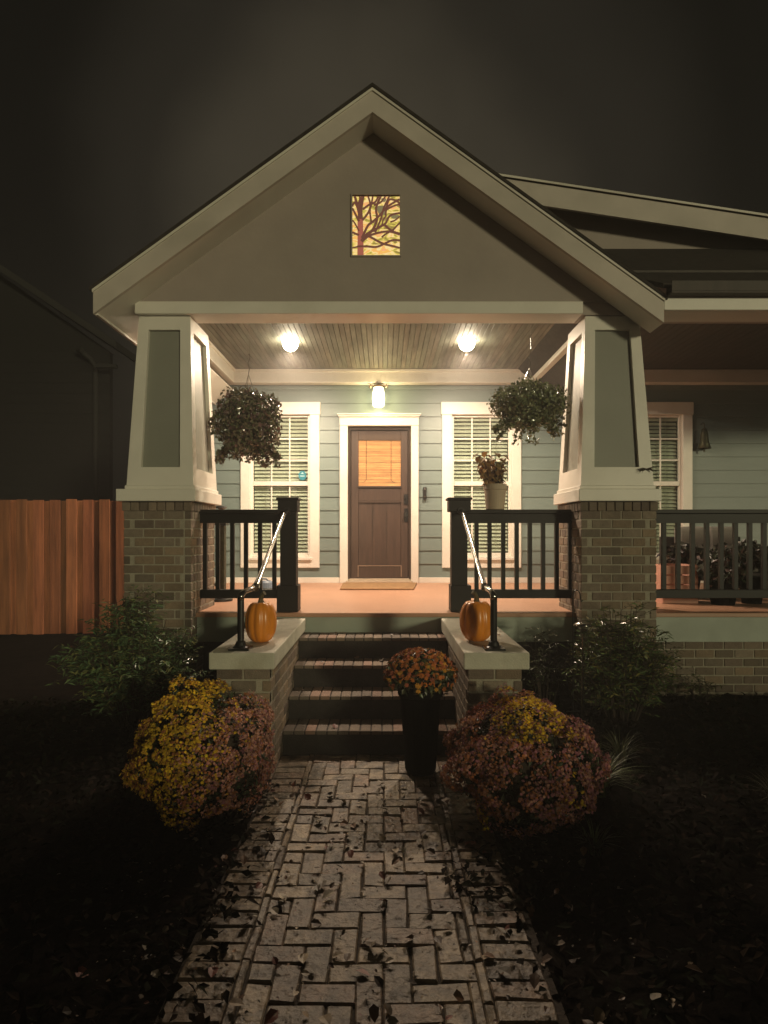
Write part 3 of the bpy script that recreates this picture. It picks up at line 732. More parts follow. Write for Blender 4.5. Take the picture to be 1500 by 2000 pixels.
bq = MB()
for i, (p, a, b) in enumerate(bch): ribbon(bq, p, a * 1.05, b * 1.35, 0.0004 * (i % 9) + 0.0003 * (i // 9))
bq.build('glass_branches', 'treeglass', sgw)
ol = MB()
for cx_, cy_, rx_, rz_ in ((0.63, 0.77, 0.11, 0.1), (0.9, 0.66, 0.09, 0.04), (0.66, 0.94, 0.05, 0.04)):
    ol.prism_xz([(SG(cx_ + rx_ * math.cos(t) * (1 + 0.2 * math.sin(3 * t)), 0)[0], SG(0, cy_ + rz_ * math.sin(t) * (1 + 0.25 * math.cos(2 * t)))[2]) for t in [2 * math.pi * k / 14 for k in range(14)]], GY + 0.0262, GY + 0.0298)
ol.build('glass_cloud', 'olive', sgw)

# ================================================================== PORCH LIGHTS
def add_light(kind, name, loc, energy, color, parent, size=0.1, rot=None):
    d = bpy.data.lights.new(name, kind); d.energy = energy; d.color = color
    if kind == 'AREA': d.shape = 'DISK'; d.size = size
    else: d.shadow_soft_size = size
    o = bpy.data.objects.new(name, d); COL.objects.link(o)
    o.parent = parent; o.location = Vector(loc) - parent.location
    if rot: o.rotation_euler = rot
    return o
LAMP = 57.0
for i, (u, lb) in enumerate(((567, 'bright round ceiling light in the porch ceiling, nearer the left column'), (912, 'bright round ceiling light in the porch ceiling, nearer the right column'))):
    x, yl, _ = P(u, 668, 6.80)
    L = empty('ceiling_light', (x, yl, 3.60), lb, 'ceiling light', 'round lights in the porch ceiling')
    MB().lathe([(0.068, 0), (0.098, 0.0), (0.098, 0.006), (0.068, 0.006)], x, yl, 3.598, 32).build('trim_ring', 'white', L)
    MB().lathe([(max(0.002, 0.086 * math.sin(math.pi * k / 14)), -0.026 - 0.086 * math.cos(math.pi * k / 14)) for k in range(12)], x, yl, 3.60, 24).build('bulb', 'led', L, smooth=True)
    add_light('AREA', 'lamp', (x, yl, 3.465), LAMP, (1.0, 0.77, 0.56), L, 0.13)

lx, ly = -0.072, 8.03
WL = empty('wall_lamp', (lx, WY, 3.40), 'small brass wall lamp with glowing glass shade above the front door', 'wall lamp')
MB().box(lx - 0.06, lx + 0.06, WY - 0.045, WY - 0.016, 3.335, 3.42).tube([(lx, WY - 0.03, 3.40), (lx, ly, 3.415)], 0.014, 10).box(lx - 0.125, lx + 0.125, ly - 0.012, ly + 0.012, 3.395, 3.405).build('wall_plate', 'brass', WL, bevel=0.003)
for q in (-0.105, 0.105): MB().lathe([(0.012, -0.03), (0.02, -0.02), (0.02, 0.0), (0.008, 0.012)], lx + q, ly, 3.40, 12).build('finial', 'brass', WL)
MB().lathe([(0.03, 0.0), (0.055, 0.002), (0.06, -0.02), (0.035, -0.03)][::-1], lx, ly, 3.40, 20).build('socket_cap', 'brass', WL)
MB().lathe([(0.05, -0.265), (0.072, -0.25), (0.080, -0.15), (0.072, -0.06), (0.062, -0.015)], lx, ly, 3.385, 24).build('glass_shade', 'shade', WL, smooth=True)
add_light('POINT', 'bulb', (lx, ly - 0.15, 3.14), 6.5, (1.0, 0.80, 0.38), WL, 0.03)

# ================================================================== RAILINGS
def railing(name, label, x0, x1, bal, post=None, y0=5.185):
    R = empty(name, ((x0 + x1) / 2, y0 + 0.05, DZ), label, 'railing', 'black porch railings')
    yc = y0 + 0.05
    box('top_rail', 'black', R, x0, x1, yc - 0.055, yc + 0.055, 1.640, 1.674, bevel=0.004)
    box('sub_rail', 'black', R, x0, x1, yc - 0.03, yc + 0.03, 1.560, 1.6395)
    box('bottom_rail', 'black', R, x0, x1, yc - 0.03, yc + 0.03, 0.922, 0.995, bevel=0.004)
    for b in bal: box('baluster', 'black', R, b - 0.0165, b + 0.0165, yc - 0.0165, yc + 0.0165, 0.9955, 1.5595)
    if post:
        p0, p1, b0, b1, c0, c1 = post; y1 = y0 - 0.015
        box('post', 'black', R, p0, p1, y1, y1 + (p1 - p0), DZ + 0.001, 1.655, bevel=0.004)
        hw = (b1 - b0 - (p1 - p0)) / 2
        box('post_base', 'black', R, b0, b1, y1 - hw, y1 + (p1 - p0) + hw, DZ + 0.0015, 1.036, bevel=0.005)
        MB().box(c0, c1, y1 - hw, y1 + (p1 - p0) + hw, 1.6555, 1.752).box(c0 - 0.012, c1 + 0.012, y1 - hw - 0.012, y1 + (p1 - p0) + hw + 0.012, 1.7525, 1.774).build('post_cap', 'black', R, bevel=0.005)
    return R
s = 5.235 / F
RL = railing('porch_railing', 'black railing left of the steps between brick pier and square post', -1.56, -0.876, [(u - 750) * s for u in (401, 425.5, 454, 480.5, 508, 536)], (-0.875, -0.741, -0.900, -0.722, -0.892, -0.728))
RR = railing('porch_railing', 'black railing right of the steps with a potted plant standing on its top rail', 0.704, 1.59, [(u - 750) * s for u in (930.6, 956, 982.7, 1009, 1034.7, 1060.5, 1087, 1113)], (0.570, 0.703, 0.560, 0.732, 0.546, 0.728))
RW = railing('porch_railing', 'black railing of the right wing porch, running out of view beside the right brick pier', 2.199, 6.7, [2.26 + 0.122 * k for k in range(36)], None)
RW['group'] = 'black porch railings'

# ================================================================== HANDRAILS on the caps
def handrail(label, xb, xr, sx):
    yb = 3.74; z0 = 0.770
    R = empty('handrail', (xb, yb, z0), label, 'handrail', 'metal handrails beside the steps')
    MB().box(xb - 0.062, xb + 0.062, yb - 0.062, yb + 0.062, z0, z0 + 0.012).lathe([(0.05, 0.012), (0.036, 0.022), (0.028, 0.045), (0.019, 0.055)], xb, yb, z0, 20).build('base_plate', 'iron', R, bevel=0.003)
    MB().tube([(xb, yb, z0 + 0.03), (xb, yb, z0 + 0.30)], 0.021, 14).build('post', 'iron', R, smooth=False)
    q = [(xb, yb, z0 + 0.30), (xb, yb + 0.005, z0 + 0.325), (xb + (xr - xb) * .25, yb + 0.035, z0 + 0.347), (xb + (xr - xb) * .65, yb + 0.10, z0 + 0.355), (xr, yb + 0.17, z0 + 0.365)]
    MB().tube(q, [0.022, 0.021, 0.018, 0.017, 0.018], 14).build('elbow', 'chrome', R, smooth=True)
    MB().tube([(xr, yb + 0.16, z0 + 0.362), (xr, yb + 0.19, z0 + 0.375), (xr + 0.002, 4.98, 1.62), (xr + 0.004, 5.13, 1.66)], 0.0165, 14).build('rail', 'chrome', R, smooth=True)
    MB().tube([(xr, yb + 0.155, z0 + 0.355), (xr, yb + 0.175, z0 + 0.370)], 0.025, 14).build('collar', 'chrome', R)
    MB().tube([(xr + 0.004, 5.13, 1.66), (xr + 0.004, 5.168, 1.66)], 0.03, 14).build('wall_flange', 'iron', R)
handrail('shiny handrail on a black post beside the pumpkin left of the steps', -0.872, -0.815, 1)
handrail('shiny handrail on a black post beside the pumpkin right of the steps', 0.668, 0.640, -1)

# ================================================================== PUMPKINS
def pumpkin(label, x, y, rx, h, lean, seed):
    R = empty('pumpkin', (x, y, 0.770), label, 'pumpkin', 'pumpkins on the stair caps')
    n = 22; pr = []
    for i in range(n + 1):
        t = math.pi * i / n
        r = (math.sin(t) ** 0.62) * rx; z = h / 2 - h / 2 * math.cos(t)
        if i > n * 0.86: z -= (i / n - 0.86) * h * 0.35
        pr.append((max(r, 0.004), z * 0.985))
    rr = random.Random(seed); amp = [rr.uniform(0.7, 1.2) for _ in range(10)]
    def rib(t, z): 
        k = (t / (2 * math.pi) * 10); i = int(k) % 10
        return 1 - 0.075 * amp[i] * (abs(math.cos(math.pi * k)) ** 6) + 0.012 * math.sin(2 * t + seed)
    MB().lathe(pr, x, y, 0.770, 80, rib=rib).build('skin', 'pumpkin', R, smooth=True)
    MB().tube([(x, y, 0.77 + h * 0.9), (x, y, 0.77 + h + 0.01), (x + lean, y - 0.01, 0.77 + h + 0.038), (x + lean * 2.2, y - 0.015, 0.77 + h + 0.048)], [0.026, 0.015, 0.013, 0.016], 7).build('stem', 'stem', R)
pumpkin('tall orange pumpkin on the left stair cap, narrower than the other', -0.797, 3.98, 0.100, 0.272, 0.012, 1)
pumpkin('round orange pumpkin on the right stair cap behind the black post', 0.605, 4.02, 0.112, 0.275, -0.012, 5)

# ================================================================== PLANTS
def shell(n, c, r, inner=0.75, zmin=-1.0):
    d = rng.normal(size=(n * 3, 3)); d /= np.linalg.norm(d, axis=1, keepdims=True); d = d[d[:, 2] > zmin][:n]
    k = (inner + (1 - inner) * rng.random(len(d)) ** 0.6)[:, None]
    return np.array(c) + d * k * np.array(r), d, k[:, 0]
def lump(d, s=1.0, ph=0.0):
    return 1 + 0.07 * s * np.sin(5 * d[:, 0:1] + ph) * np.cos(4 * d[:, 2:3] + ph) + 0.05 * s * np.sin(9 * d[:, 1:2] + 7 * d[:, 2:3] + 2 * ph)

def basket(label, c, r, cols, trail, size, ph, hookx, shp='leaf'):
    x, y, z = c
    B = empty('hanging_basket', (x, y, z), label, 'hanging plant', 'plants hanging from the porch beam')
    MB().lathe([(0.03, -0.13), (0.09, -0.11), (0.135, -0.05), (0.15, 0.02), (0.14, 0.02)], x, y, z, 20).build('pot', 'coir', B)
    w_ = MB()
    for k in range(3):
        t = 2.1 * k + 0.5
        w_.tube([(x + 0.14 * math.cos(t), y + 0.14 * math.sin(t), z + 0.02), (x, y, z + r[2] + 0.12)], 0.002, 5)
    zt_ = z + r[2] + 0.12
    w_.tube([(x, y, zt_), (x + 0.008, y, zt_ + 0.05), (x - 0.006, y, zt_ + 0.09), (x + 0.004, y, zt_ + 0.12), (x + 0.014, y, zt_ + 0.15), (x + 0.006, y, zt_ + 0.17), (x - 0.006, y, zt_ + 0.165)], 0.003, 6)
    w_.tube([(x + 0.012, y, zt_ + 0.15), (x + 0.01, y, 3.262)], 0.0012, 5)
    w_.build('hanging_wire', 'chrome', B)
    n = trail
    p, d, k = shell(n, (0, 0, 0), r, 0.45)
    p = p * lump(d, 1.8, ph) + np.array(c)
    # hanging stems below
    ns = n // 5; nst = 26
    ang = rng.random(nst) * 2 * np.pi; ln = 0.04 + 0.15 * rng.random(nst)
    si = rng.integers(0, nst, ns); tt = rng.random(ns)
    q = np.stack([x + np.cos(ang[si]) * r[0] * (0.55 + 0.35 * tt), y + np.sin(ang[si]) * r[1] * (0.55 + 0.35 * tt), z - r[2] * 0.6 - ln[si] * tt], 1) + 0.012 * rng.normal(size=(ns, 3))
    pos = np.vstack([p, q]); nr = np.vstack([d, rng.normal(size=(ns, 3))]) + 0.7 * rng.normal(size=(len(pos), 3))
    ci = rng.integers(0, len(cols), len(pos)); col = np.array(cols)[ci] * (0.7 + 0.6 * rng.random((len(pos), 1)))
    cloud('foliage', pos, nr, size * (0.7 + 0.6 * rng.random(len(pos))), col, 'glossleaf', B, shape=shp)
    st_ = MB()
    for i in range(nst):
        a = ang[i]
        st_.tube([(x + math.cos(a) * r[0] * .4, y + math.sin(a) * r[1] * .4, z - r[2] * .3), (x + math.cos(a) * r[0] * .58, y + math.sin(a) * r[1] * .58, z - r[2] * .6), (x + math.cos(a) * r[0] * .9, y + math.sin(a) * r[1] * .9, z - r[2] * .6 - ln[i])], 0.002, 4)
    st_.build('stems', 'twig', B)
basket('dense purple and green plant hanging by the left column', (-1.165, 5.28, 2.42), (0.295, 0.28, 0.30), [(0.15, 0.15, 0.08), (0.10, 0.11, 0.055), (0.20, 0.12, 0.11), (0.26, 0.21, 0.14)], 5600, 0.043, 0.3, 0)
basket('loose pale green plant hanging by the right column', (1.25, 5.28, 2.57), (0.335, 0.29, 0.205), [(0.24, 0.26, 0.13), (0.17, 0.20, 0.10), (0.30, 0.31, 0.19), (0.13, 0.16, 0.08)], 5600, 0.037, 2.0, 0, 'leaf')

def mum(label, c, r, colfn, n, ph):
    B = empty('flower_bush', (c[0], c[1], 0), label, 'flower bush', 'round chrysanthemum bushes at the foot of the steps')
    p, d, k = shell(2600, (0, 0, 0), r, 0.55, -0.9)
    p = p * lump(d, 1.0, ph) * 0.95 + np.array(c)
    cloud('foliage', p, d + 0.7 * rng.normal(size=d.shape), 0.028 + 0.02 * rng.random(len(p)), jit((0.05, 0.06, 0.03), len(p), 0.3), 'leaf', B)
    core = MB().lathe([(r[0] * 0.72 * math.sin(math.pi * i / 14) + .002, -r[2] * 0.72 * math.cos(math.pi * i / 14)) for i in range(15)], c[0], c[1], c[2], 24)
    core.build('inner_stems', 'twig', B)
    # flower heads sit in clusters at the ends of the stems
    ns = 330; sd = rng.normal(size=(ns * 2, 3)); sd /= np.linalg.norm(sd, axis=1, keepdims=True); sd = sd[sd[:, 2] > -0.9][:ns]
    d = rng.normal(size=(n * 3, 3)); d /= np.linalg.norm(d, axis=1, keepdims=True); d = d[d[:, 2] > -0.88][:n]
    ct = d @ sd.T; ci = np.argmax(ct, axis=1); near = ct[np.arange(len(d)), ci]; ang = np.arccos(np.clip(near, -1, 1))
    off = (0.86 + 0.13 * rng.random(ns))[ci % ns]
    rad = off + 0.07 * np.clip(1 - (ang / 0.16) ** 2, -1, 1) + 0.02 * rng.normal(size=len(d))
    keep = (ang < 0.095 + 0.09 * rng.random(len(d))) & (rng.random(len(d)) < np.where(d[:, 2] < -0.4, 0.5, 1.0)) & ((rng.random(ns) < 0.92)[ci % ns])
    d, ci, rad = d[keep], ci[keep], rad[keep]
    p = d * rad[:, None] * np.array(r) * lump(d, 1.6, ph)
    sc = sd[ci] * np.array(r)
    col = colfn(0.65 * sc + 0.35 * p, d) * (0.7 + 0.55 * rng.random(ns))[ci % ns][:, None]
    cloud('flowers', p + np.array(c), d + 0.6 * rng.normal(size=d.shape) + np.array([0, 0, 0.25]), 0.012 + 0.009 * rng.random(len(p)), col, 'bloom', B, shape='bloom')
YEL = np.array([0.80, 0.52, 0.03]); RUST = np.array([0.42, 0.16, 0.06]); PUR = np.array([0.42, 0.17, 0.21]); PINK = np.array([0.62, 0.33, 0.26])
def colL(p, d):
    n = len(p); k = rng.random((n, 1))
    y = (p[:, 0] < 0.03 + 0.05 * np.sin(9 * p[:, 2]) + 0.10 * rng.normal(size=n)) | ((p[:, 2] > 0.27) & (p[:, 0] < 0.12))
    warm = np.where(k < 0.5, PINK, np.where(k < 0.8, RUST, PUR))
    yel = np.where(k < 0.75, YEL, YEL * np.array([0.9, 0.75, 1.5]))
    yl = np.where((rng.random((n, 1)) < 0.18 + 0.35 * (p[:, 0:1] < -0.25)), RUST * 0.8, yel)
    return np.where(y[:, None], yl, warm) * (0.65 + 0.6 * rng.random((n, 1)))
def colR(p, d):
    n = len(p); k = rng.random((n, 1))
    y = ((p[:, 2] > 0.2) & (np.abs(p[:, 0] - 0.02) < 0.16 + 0.05 * rng.normal(size=n)) & (d[:, 1] < 0.35) & (rng.random(n) < 0.75)) | ((np.abs(p[:, 0] - 0.17) < 0.02) & (np.abs(p[:, 2]) < 0.10)) | ((p[:, 0] < -0.2) & (p[:, 2] < -0.16) & (p[:, 2] > -0.27) & (rng.random(n) < 0.4))
    side = p[:, 0:1]
    warm = np.where(k < 0.35 + 0.6 * side, PUR, np.where(k < 0.75, RUST, PINK * 0.9))
    return np.where(y[:, None], YEL, warm) * (0.65 + 0.6 * rng.random((n, 1)))
mum('large round bush of yellow flowers, rusty pink on its right side', (-0.93, 3.24, 0.325), (0.35, 0.33, 0.34), colL, 22000, 0.4)
mum('large round bush of purple rust flowers with a yellow patch on top', (0.725, 3.20, 0.270), (0.385, 0.36, 0.33), colR, 24000, 1.9)

# potted mum in front of the steps
px, py = 0.225, 3.78
T = empty('potted_flowers', (px, py, 0), 'small dome of orange flowers in a tall black pot in front of the steps', 'potted plant')
MB().lathe([(0.085, 0.0), (0.095, 0.02), (0.125, 0.46), (0.14, 0.475), (0.14, 0.52), (0.12, 0.52), (0.11, 0.48)], px, py, 0.012, 28).build('pot', 'blackpot', T, smooth=False)
c = (px, py, 0.60); r = (0.225, 0.215, 0.165)
p, d, k = shell(1500, (0, 0, 0), r, 0.4, -0.5); cloud('foliage', p + np.array(c), d + 0.7 * rng.normal(size=d.shape), 0.03 + 0.015 * rng.random(len(p)), jit((0.06, 0.07, 0.03), len(p)), 'leaf', T)
p, d, k = shell(800, (0, 0, 0), r, 0.92, -0.3); kk = rng.random((len(p), 1))
keep = rng.random(len(p)) < np.clip(0.35 + 0.9 * d[:, 2], 0.18, 1); p, d, kk = p[keep], d[keep], kk[keep]
cl_ = np.where(kk < 0.6, np.array([[0.48, 0.15, 0.03]]), np.where(kk < 0.8, np.array([[0.5, 0.24, 0.03]]), np.array([[0.42, 0.12, 0.06]]))) * (0.7 + 0.6 * rng.random((len(p), 1)))
cloud('flowers', p + np.array(c), d + 0.4 * rng.normal(size=d.shape), 0.026 + 0.012 * rng.random(len(p)), cl_, 'bloom', T, shape='bloom')

# coleus on the railing
px, _, _ = P(967, 945, 5.235); py = 5.235
T = empty('potted_coleus', (px, py, 1.674), 'beige pot with a reddish leafy plant standing on the right railing', 'potted plant')
MB().lathe([(0.075, 0.0), (0.078, 0.004), (0.092, 0.165), (0.098, 0.17), (0.098, 0.215), (0.088, 0.215), (0.084, 0.19)], px, py, 1.675, 28).build('pot', 'pot', T)
MB().lathe([(0.07, 0), (0.086, 0.001), (0.086, 0.003)], px, py, 1.86, 20).build('potting_soil', 'soil', T)
stm = MB(); pos = []; nr = []; upv = []
for k in range(15):
    a = rnd.uniform(0, 6.28); ln = rnd.uniform(0.12, 0.30); sp = rnd.uniform(0.02, 0.13)
    tip = Vector((px - 0.03 + sp * math.cos(a), py + sp * math.sin(a), 1.87 + ln)); b0 = Vector((px - 0.01 + 0.03 * math.cos(a), py + 0.03 * math.sin(a), 1.87))
    stm.tube([b0, (b0 + tip) / 2 + Vector((0.01 * math.cos(a), 0.01 * math.sin(a), 0.01)), tip], [0.005, 0.004, 0.002], 5)
    for m_ in range(9):
        t = 0.25 + 0.75 * m_ / 8; q = b0.lerp(tip, t); aa = m_ * 1.57 + a
        o = Vector((math.cos(aa), math.sin(aa), 0.1 - 0.3 * (1 - t)))
        pos.append(q + o * 0.03); nr.append((o.x * 0.5, o.y * 0.5, 0.8)); upv.append(tuple(o * 3))
stm.build('stems', 'twig', T)
pos = np.array(pos); n = len(pos)
cloud('foliage', pos, np.array(nr), 0.062 + 0.035 * rng.random(n), np.array([[0.34, 0.19, 0.08], [0.26, 0.20, 0.08], [0.42, 0.26, 0.10]])[rng.integers(0, 3, n)] * (0.7 + 0.6 * rng.random((n, 1))), 'leaf', T, shape='wide', up=np.array(upv))

# nandina shrubs: canes with sprays of narrow leaflets
def shrub(label, c, rx, ry, h, ncane, cols, size=0.05, base=0.05, dens=1.0, cat='shrub', name='shrub', lean=(0, 0)):
    B = empty(name, (c[0], c[1], base), label, cat)
    st_ = MB(); pos = []; nr = []; upv = []
    for k in range(ncane):
        a = rnd.uniform(0, 6.28); s_ = math.sqrt(rnd.uniform(0, 1)); hh = h * (1 - 0.45 * s_ * s_) * rnd.uniform(0.7, 1.05)
        b0 = Vector((c[0] + 0.22 * rx * s_ * math.cos(a), c[1] + 0.22 * ry * s_ * math.sin(a), base - 0.04))
        tip = Vector((c[0] + rx * s_ * math.cos(a) + lean[0], c[1] + ry * s_ * math.sin(a) + lean[1], base + hh)); mid = b0.lerp(tip, 0.5) + Vector((0, 0, 0.08))
        st_.tube([b0, mid, tip], [0.006, 0.005, 0.002], 5)
        for m_ in range(int(10 * dens)):
            t = rnd.uniform(0.25, 1.0); q = (b0.lerp(mid, t * 2) if t < .5 else mid.lerp(tip, t * 2 - 1))
            aa = rnd.uniform(0, 6.28); dr = Vector((math.cos(aa), math.sin(aa), rnd.uniform(-0.3, 0.6))).normalized(); L = rnd.uniform(0.08, 0.17)
            e = q + dr * L; st_.tube([q, e], 0.0015, 3, caps=False)
            sd = dr.cross(Vector((0, 0, 1))).normalized()
            for j in range(7):
                f = 0.3 + 0.7 * j / 6; sgn = 1 if j % 2 else -1
                o = (dr * 0.5 + sd * sgn * 0.9 + Vector((0, 0, rnd.uniform(-0.4, 0.1)))).normalized()
                if j == 6: o = dr
                pos.append(q + dr * L * f + o * size * 0.45); nr.append((rnd.gauss(0, .45), rnd.gauss(0, .45), 1)); upv.append(tuple(o * 2.5))
    st_.build('branches', 'twig', B)
    pos = np.array(pos); n = len(pos)
    cloud('foliage', pos, np.array(nr), size * (0.7 + 0.5 * rng.random(n)), np.array(cols)[rng.integers(0, len(cols), n)] * (0.6 + 0.7 * rng.random((n, 1))), 'glossleaf', B, shape='narrow', up=np.array(upv))
    return B
G1 = [(0.13, 0.21, 0.10), (0.16, 0.23, 0.10), (0.10, 0.17, 0.09), (0.21, 0.22, 0.09)]
shrub('wide glossy green shrub between the left pier and the wooden fence', (-1.83, 4.50), 0.46, 0.38, 1.0, 95, G1, 0.058, 0.06, 1.5)
shrub('glossy dark green shrub in front of the right brick pier', (1.76, 4.55), 0.37, 0.3, 0.90, 80, [(0.11, 0.17, 0.06), (0.14, 0.18, 0.07), (0.08, 0.12, 0.05), (0.20, 0.18, 0.06)], 0.052, 0.06, 1.3)
shrub('thin sparse shrub with arching twigs right of the steps', (1.27, 4.85), 0.26, 0.1, 0.80, 12, [(0.08, 0.10, 0.05), (0.10, 0.11, 0.06)], 0.045, 0.08, 0.8)
shrub('small ragged weed at the foot of the right wing foundation', (2.55, 4.95), 0.13, 0.1, 0.24, 7, [(0.08, 0.11, 0.04), (0.12, 0.12, 0.05)], 0.045, 0.08, 0.6, 'plant', 'weed')

# grass tufts
def tuft(label, x, y, n, L, col):
    base = gz(x, y); mb = MB()
    for k in range(n):
        a = rnd.uniform(0, 6.28); l_ = L * rnd.uniform(0.6, 1.1); sp = rnd.uniform(0.3, 1.0); wd = 0.004
        d_ = Vector((math.cos(a), math.sin(a), 0)); sd = Vector((-math.sin(a), math.cos(a), 0)) * wd
        o = Vector((x, y, base)) + d_ * rnd.uniform(0, 0.04); pts = []
        for i in range(6):
            t = i / 5; pts.append(o + d_ * l_ * sp * t * t * 0.9 + Vector((0, 0, l_ * (t - 0.55 * sp * t * t * 1.2))))
        kk = rnd.uniform(0.6, 1.3); c_ = tuple(q * kk for q in col)
        for i in range(5):
            w0, w1 = 1 - i / 5.2, 1 - (i + 1) / 5.2
            mb.add([pts[i] - sd * w0, pts[i] + sd * w0, pts[i + 1] + sd * w1, pts[i + 1] - sd * w1], [(0, 1, 2, 3)], c_)
    return tag(mb.build('grass_tuft', 'leaf'), label, 'grass tuft', 'grass tufts in the bed')
tuft('largest tuft of arching grass blades, right behind the purple flower bush', 1.20, 3.42, 150, 0.36, (0.11, 0.14, 0.05))
tuft('grass tuft with long blades below the shrub at the right pier', 1.50, 3.9, 70, 0.30, (0.10, 0.11, 0.05))
tuft('low grass tuft at the near edge of the purple flower bush', 0.98, 2.86, 60, 0.17, (0.07, 0.10, 0.03))
tuft('thin grass tuft at the right of the dark bed, among fallen leaves', 2.1, 3.3, 80, 0.24, (0.10, 0.09, 0.05))

# fallen leaves: nobody could count them
def leaves():
    n = 9000
    x = rng.uniform(-3.2, 3.4, n); y = rng.uniform(1.4, 4.9, n)
    onp = (x > XL - 0.2) & (x < XR + 0.2)
    edge = np.minimum(np.abs(x - (XL - 0.22)), np.abs(x - (XR + 0.22)))
    pr = np.where(onp, np.where(edge < 0.16, 1.0, 0.85), np.clip(0.75 - edge * 1.3, 0.02, 1))
    keep = (rng.random(n) < pr) & ~((x > -1.05) & (x < 0.88) & (y > 3.62)); x, y, onp = x[keep], y[keep], onp[keep]; n = len(x)
    z = np.array([gz(a, b) for a, b in zip(x, y)]); z = np.where(onp, 0.016, z + 0.022) + 0.012 * rng.random(n)
    # a few on the treads and caps
    ex = []
    for _ in range(70):
        k = rnd.randrange(4); ex.append((rnd.uniform(-0.62, 0.45), 4.12 + 0.2567 * k + rnd.uniform(0.0, 0.2), rz * (k + 1) + 0.012))
    for q in ((-0.96, 3.85, 0.777), (-0.75, 4.5, 0.777), (0.78, 4.2, 0.777), (0.8, 3.8, 0.777), (-0.9, 4.6, 0.777), (0.52, 4.9, 0.777)): ex.append(q)
    P_ = np.vstack([np.stack([x, y, z], 1), np.array(ex)]); n = len(P_)
    cols = np.array([(0.26, 0.19, 0.12), (0.20, 0.11, 0.06), (0.32, 0.26, 0.18), (0.12, 0.07, 0.045), (0.09, 0.06, 0.045), (0.17, 0.05, 0.035), (0.38, 0.33, 0.25)])
    nr = np.stack([0.38 * rng.normal(size=n), 0.38 * rng.normal(size=n), np.ones(n)], 1)
    o = cloud('fallen_leaves', P_, nr, 0.007 + 0.05 * rng.random(n) ** 3.4, cols[rng.integers(0, len(cols), n)] * (0.3 + 1.1 * rng.random((n, 1)) ** 1.8), 'dry', None, shape='wide')
    o['kind'] = 'stuff'; o['label'] = 'fallen brown leaves strewn over path, steps and soil'; o['category'] = 'leaves'
leaves()
# leafy ground cover in the dark beds
n = 24000
x = rng.uniform(-4.5, 4.5, n); y = rng.uniform(1.2, 5.0, n)
wob = 0.03 + 0.05 * np.sin(5 * y + 1) + 0.04 * np.sin(13 * y) + 0.06 * rng.normal(size=n)
wob = np.where(x < 0, wob, -wob)
spill = 0.17 * np.exp(-((y - 2.65) / 0.35) ** 2); spl = 0.20 * np.clip((2.6 - y) / 0.5, 0, 1)
keep = ((x < XL - 0.20 + wob + spl) | (x > XR + 0.23 - spill + wob)) & ~((x > -1.05) & (x < 0.9) & (y > 3.6)); x, y = x[keep], y[keep]
z = np.array([gz(a, b) for a, b in zip(x, y)]) + 0.05 * rng.random(len(x)); n = len(x)
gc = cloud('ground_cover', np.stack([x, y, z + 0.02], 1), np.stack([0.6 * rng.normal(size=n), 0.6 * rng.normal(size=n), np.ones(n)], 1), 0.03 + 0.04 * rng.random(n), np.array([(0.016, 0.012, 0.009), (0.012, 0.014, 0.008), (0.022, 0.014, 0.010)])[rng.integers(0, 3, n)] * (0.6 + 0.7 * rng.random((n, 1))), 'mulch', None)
gc['kind'] = 'stuff'; gc['label'] = 'dark low ground cover and mulch in the beds'; gc['category'] = 'ground cover'

# unseen clipped greenery, added behind the viewer to keep street light off the beds
T = empty('added_hedge', (3, -3.2, 0), 'unseen clipped greenery added behind the viewer to shade the beds', 'added_hedge')
MB().box(-3.5, 11, -3.5, -2.9, 0, 1.15).build('inner_branches', 'twig', T, bevel=0.08)
n = 9000; p = np.stack([rng.uniform(-3.6, 11.1, n), rng.uniform(-3.65, -2.75, n), rng.uniform(0, 1.28, n)], 1)
keep = (np.abs(p[:, 1] + 3.2) > 0.26) | (p[:, 2] > 1.12); p = p[keep]; n = len(p)
cloud('foliage', p, rng.normal(size=(n, 3)), 0.06 + 0.04 * rng.random(n), jit((0.05, 0.08, 0.03), n), 'leaf', T)

# ================================================================== SMALL THINGS
# doormat
m0 = MB().hexa([(-0.512, 7.02, DZ + 0.002), (0.345, 7.02, DZ + 0.002), (0.43, 7.98, DZ + 0.002), (-0.53, 7.98, DZ + 0.002), (-0.512, 7.02, DZ + 0.02), (0.345, 7.02, DZ + 0.02), (0.43, 7.98, DZ + 0.02), (-0.53, 7.98, DZ + 0.02)])
m0.v = [(a, b if b > 7.5 else 7.12, c_) for a, b, c_ in m0.v]
tag(m0.build('doormat', 'mat', bevel=0.006), 'tan coir doormat on the porch floor before the door', 'doormat')
# doorbell
bx_, _, bz_ = P(829.5, 964, WY)
T = empty('doorbell', (bx_, WY - 0.02, bz_), 'narrow black doorbell on the siding right of the door', 'doorbell')
MB().box(bx_ - 0.022, bx_ + 0.022, WY - 0.048, WY - 0.0105, bz_ - 0.085, bz_ + 0.085).build('body', 'iron', T, bevel=0.006, seg=2)
MB().tube([(bx_, WY - 0.0485, bz_ - 0.045), (bx_, WY - 0.052, bz_ - 0.045)], 0.014, 20).build('button', 'chrome', T)
MB().tube([(bx_, WY - 0.0485, bz_ + 0.055), (bx_, WY - 0.051, bz_ + 0.055)], 0.009, 16).build('camera_eye', 'cushion', T)
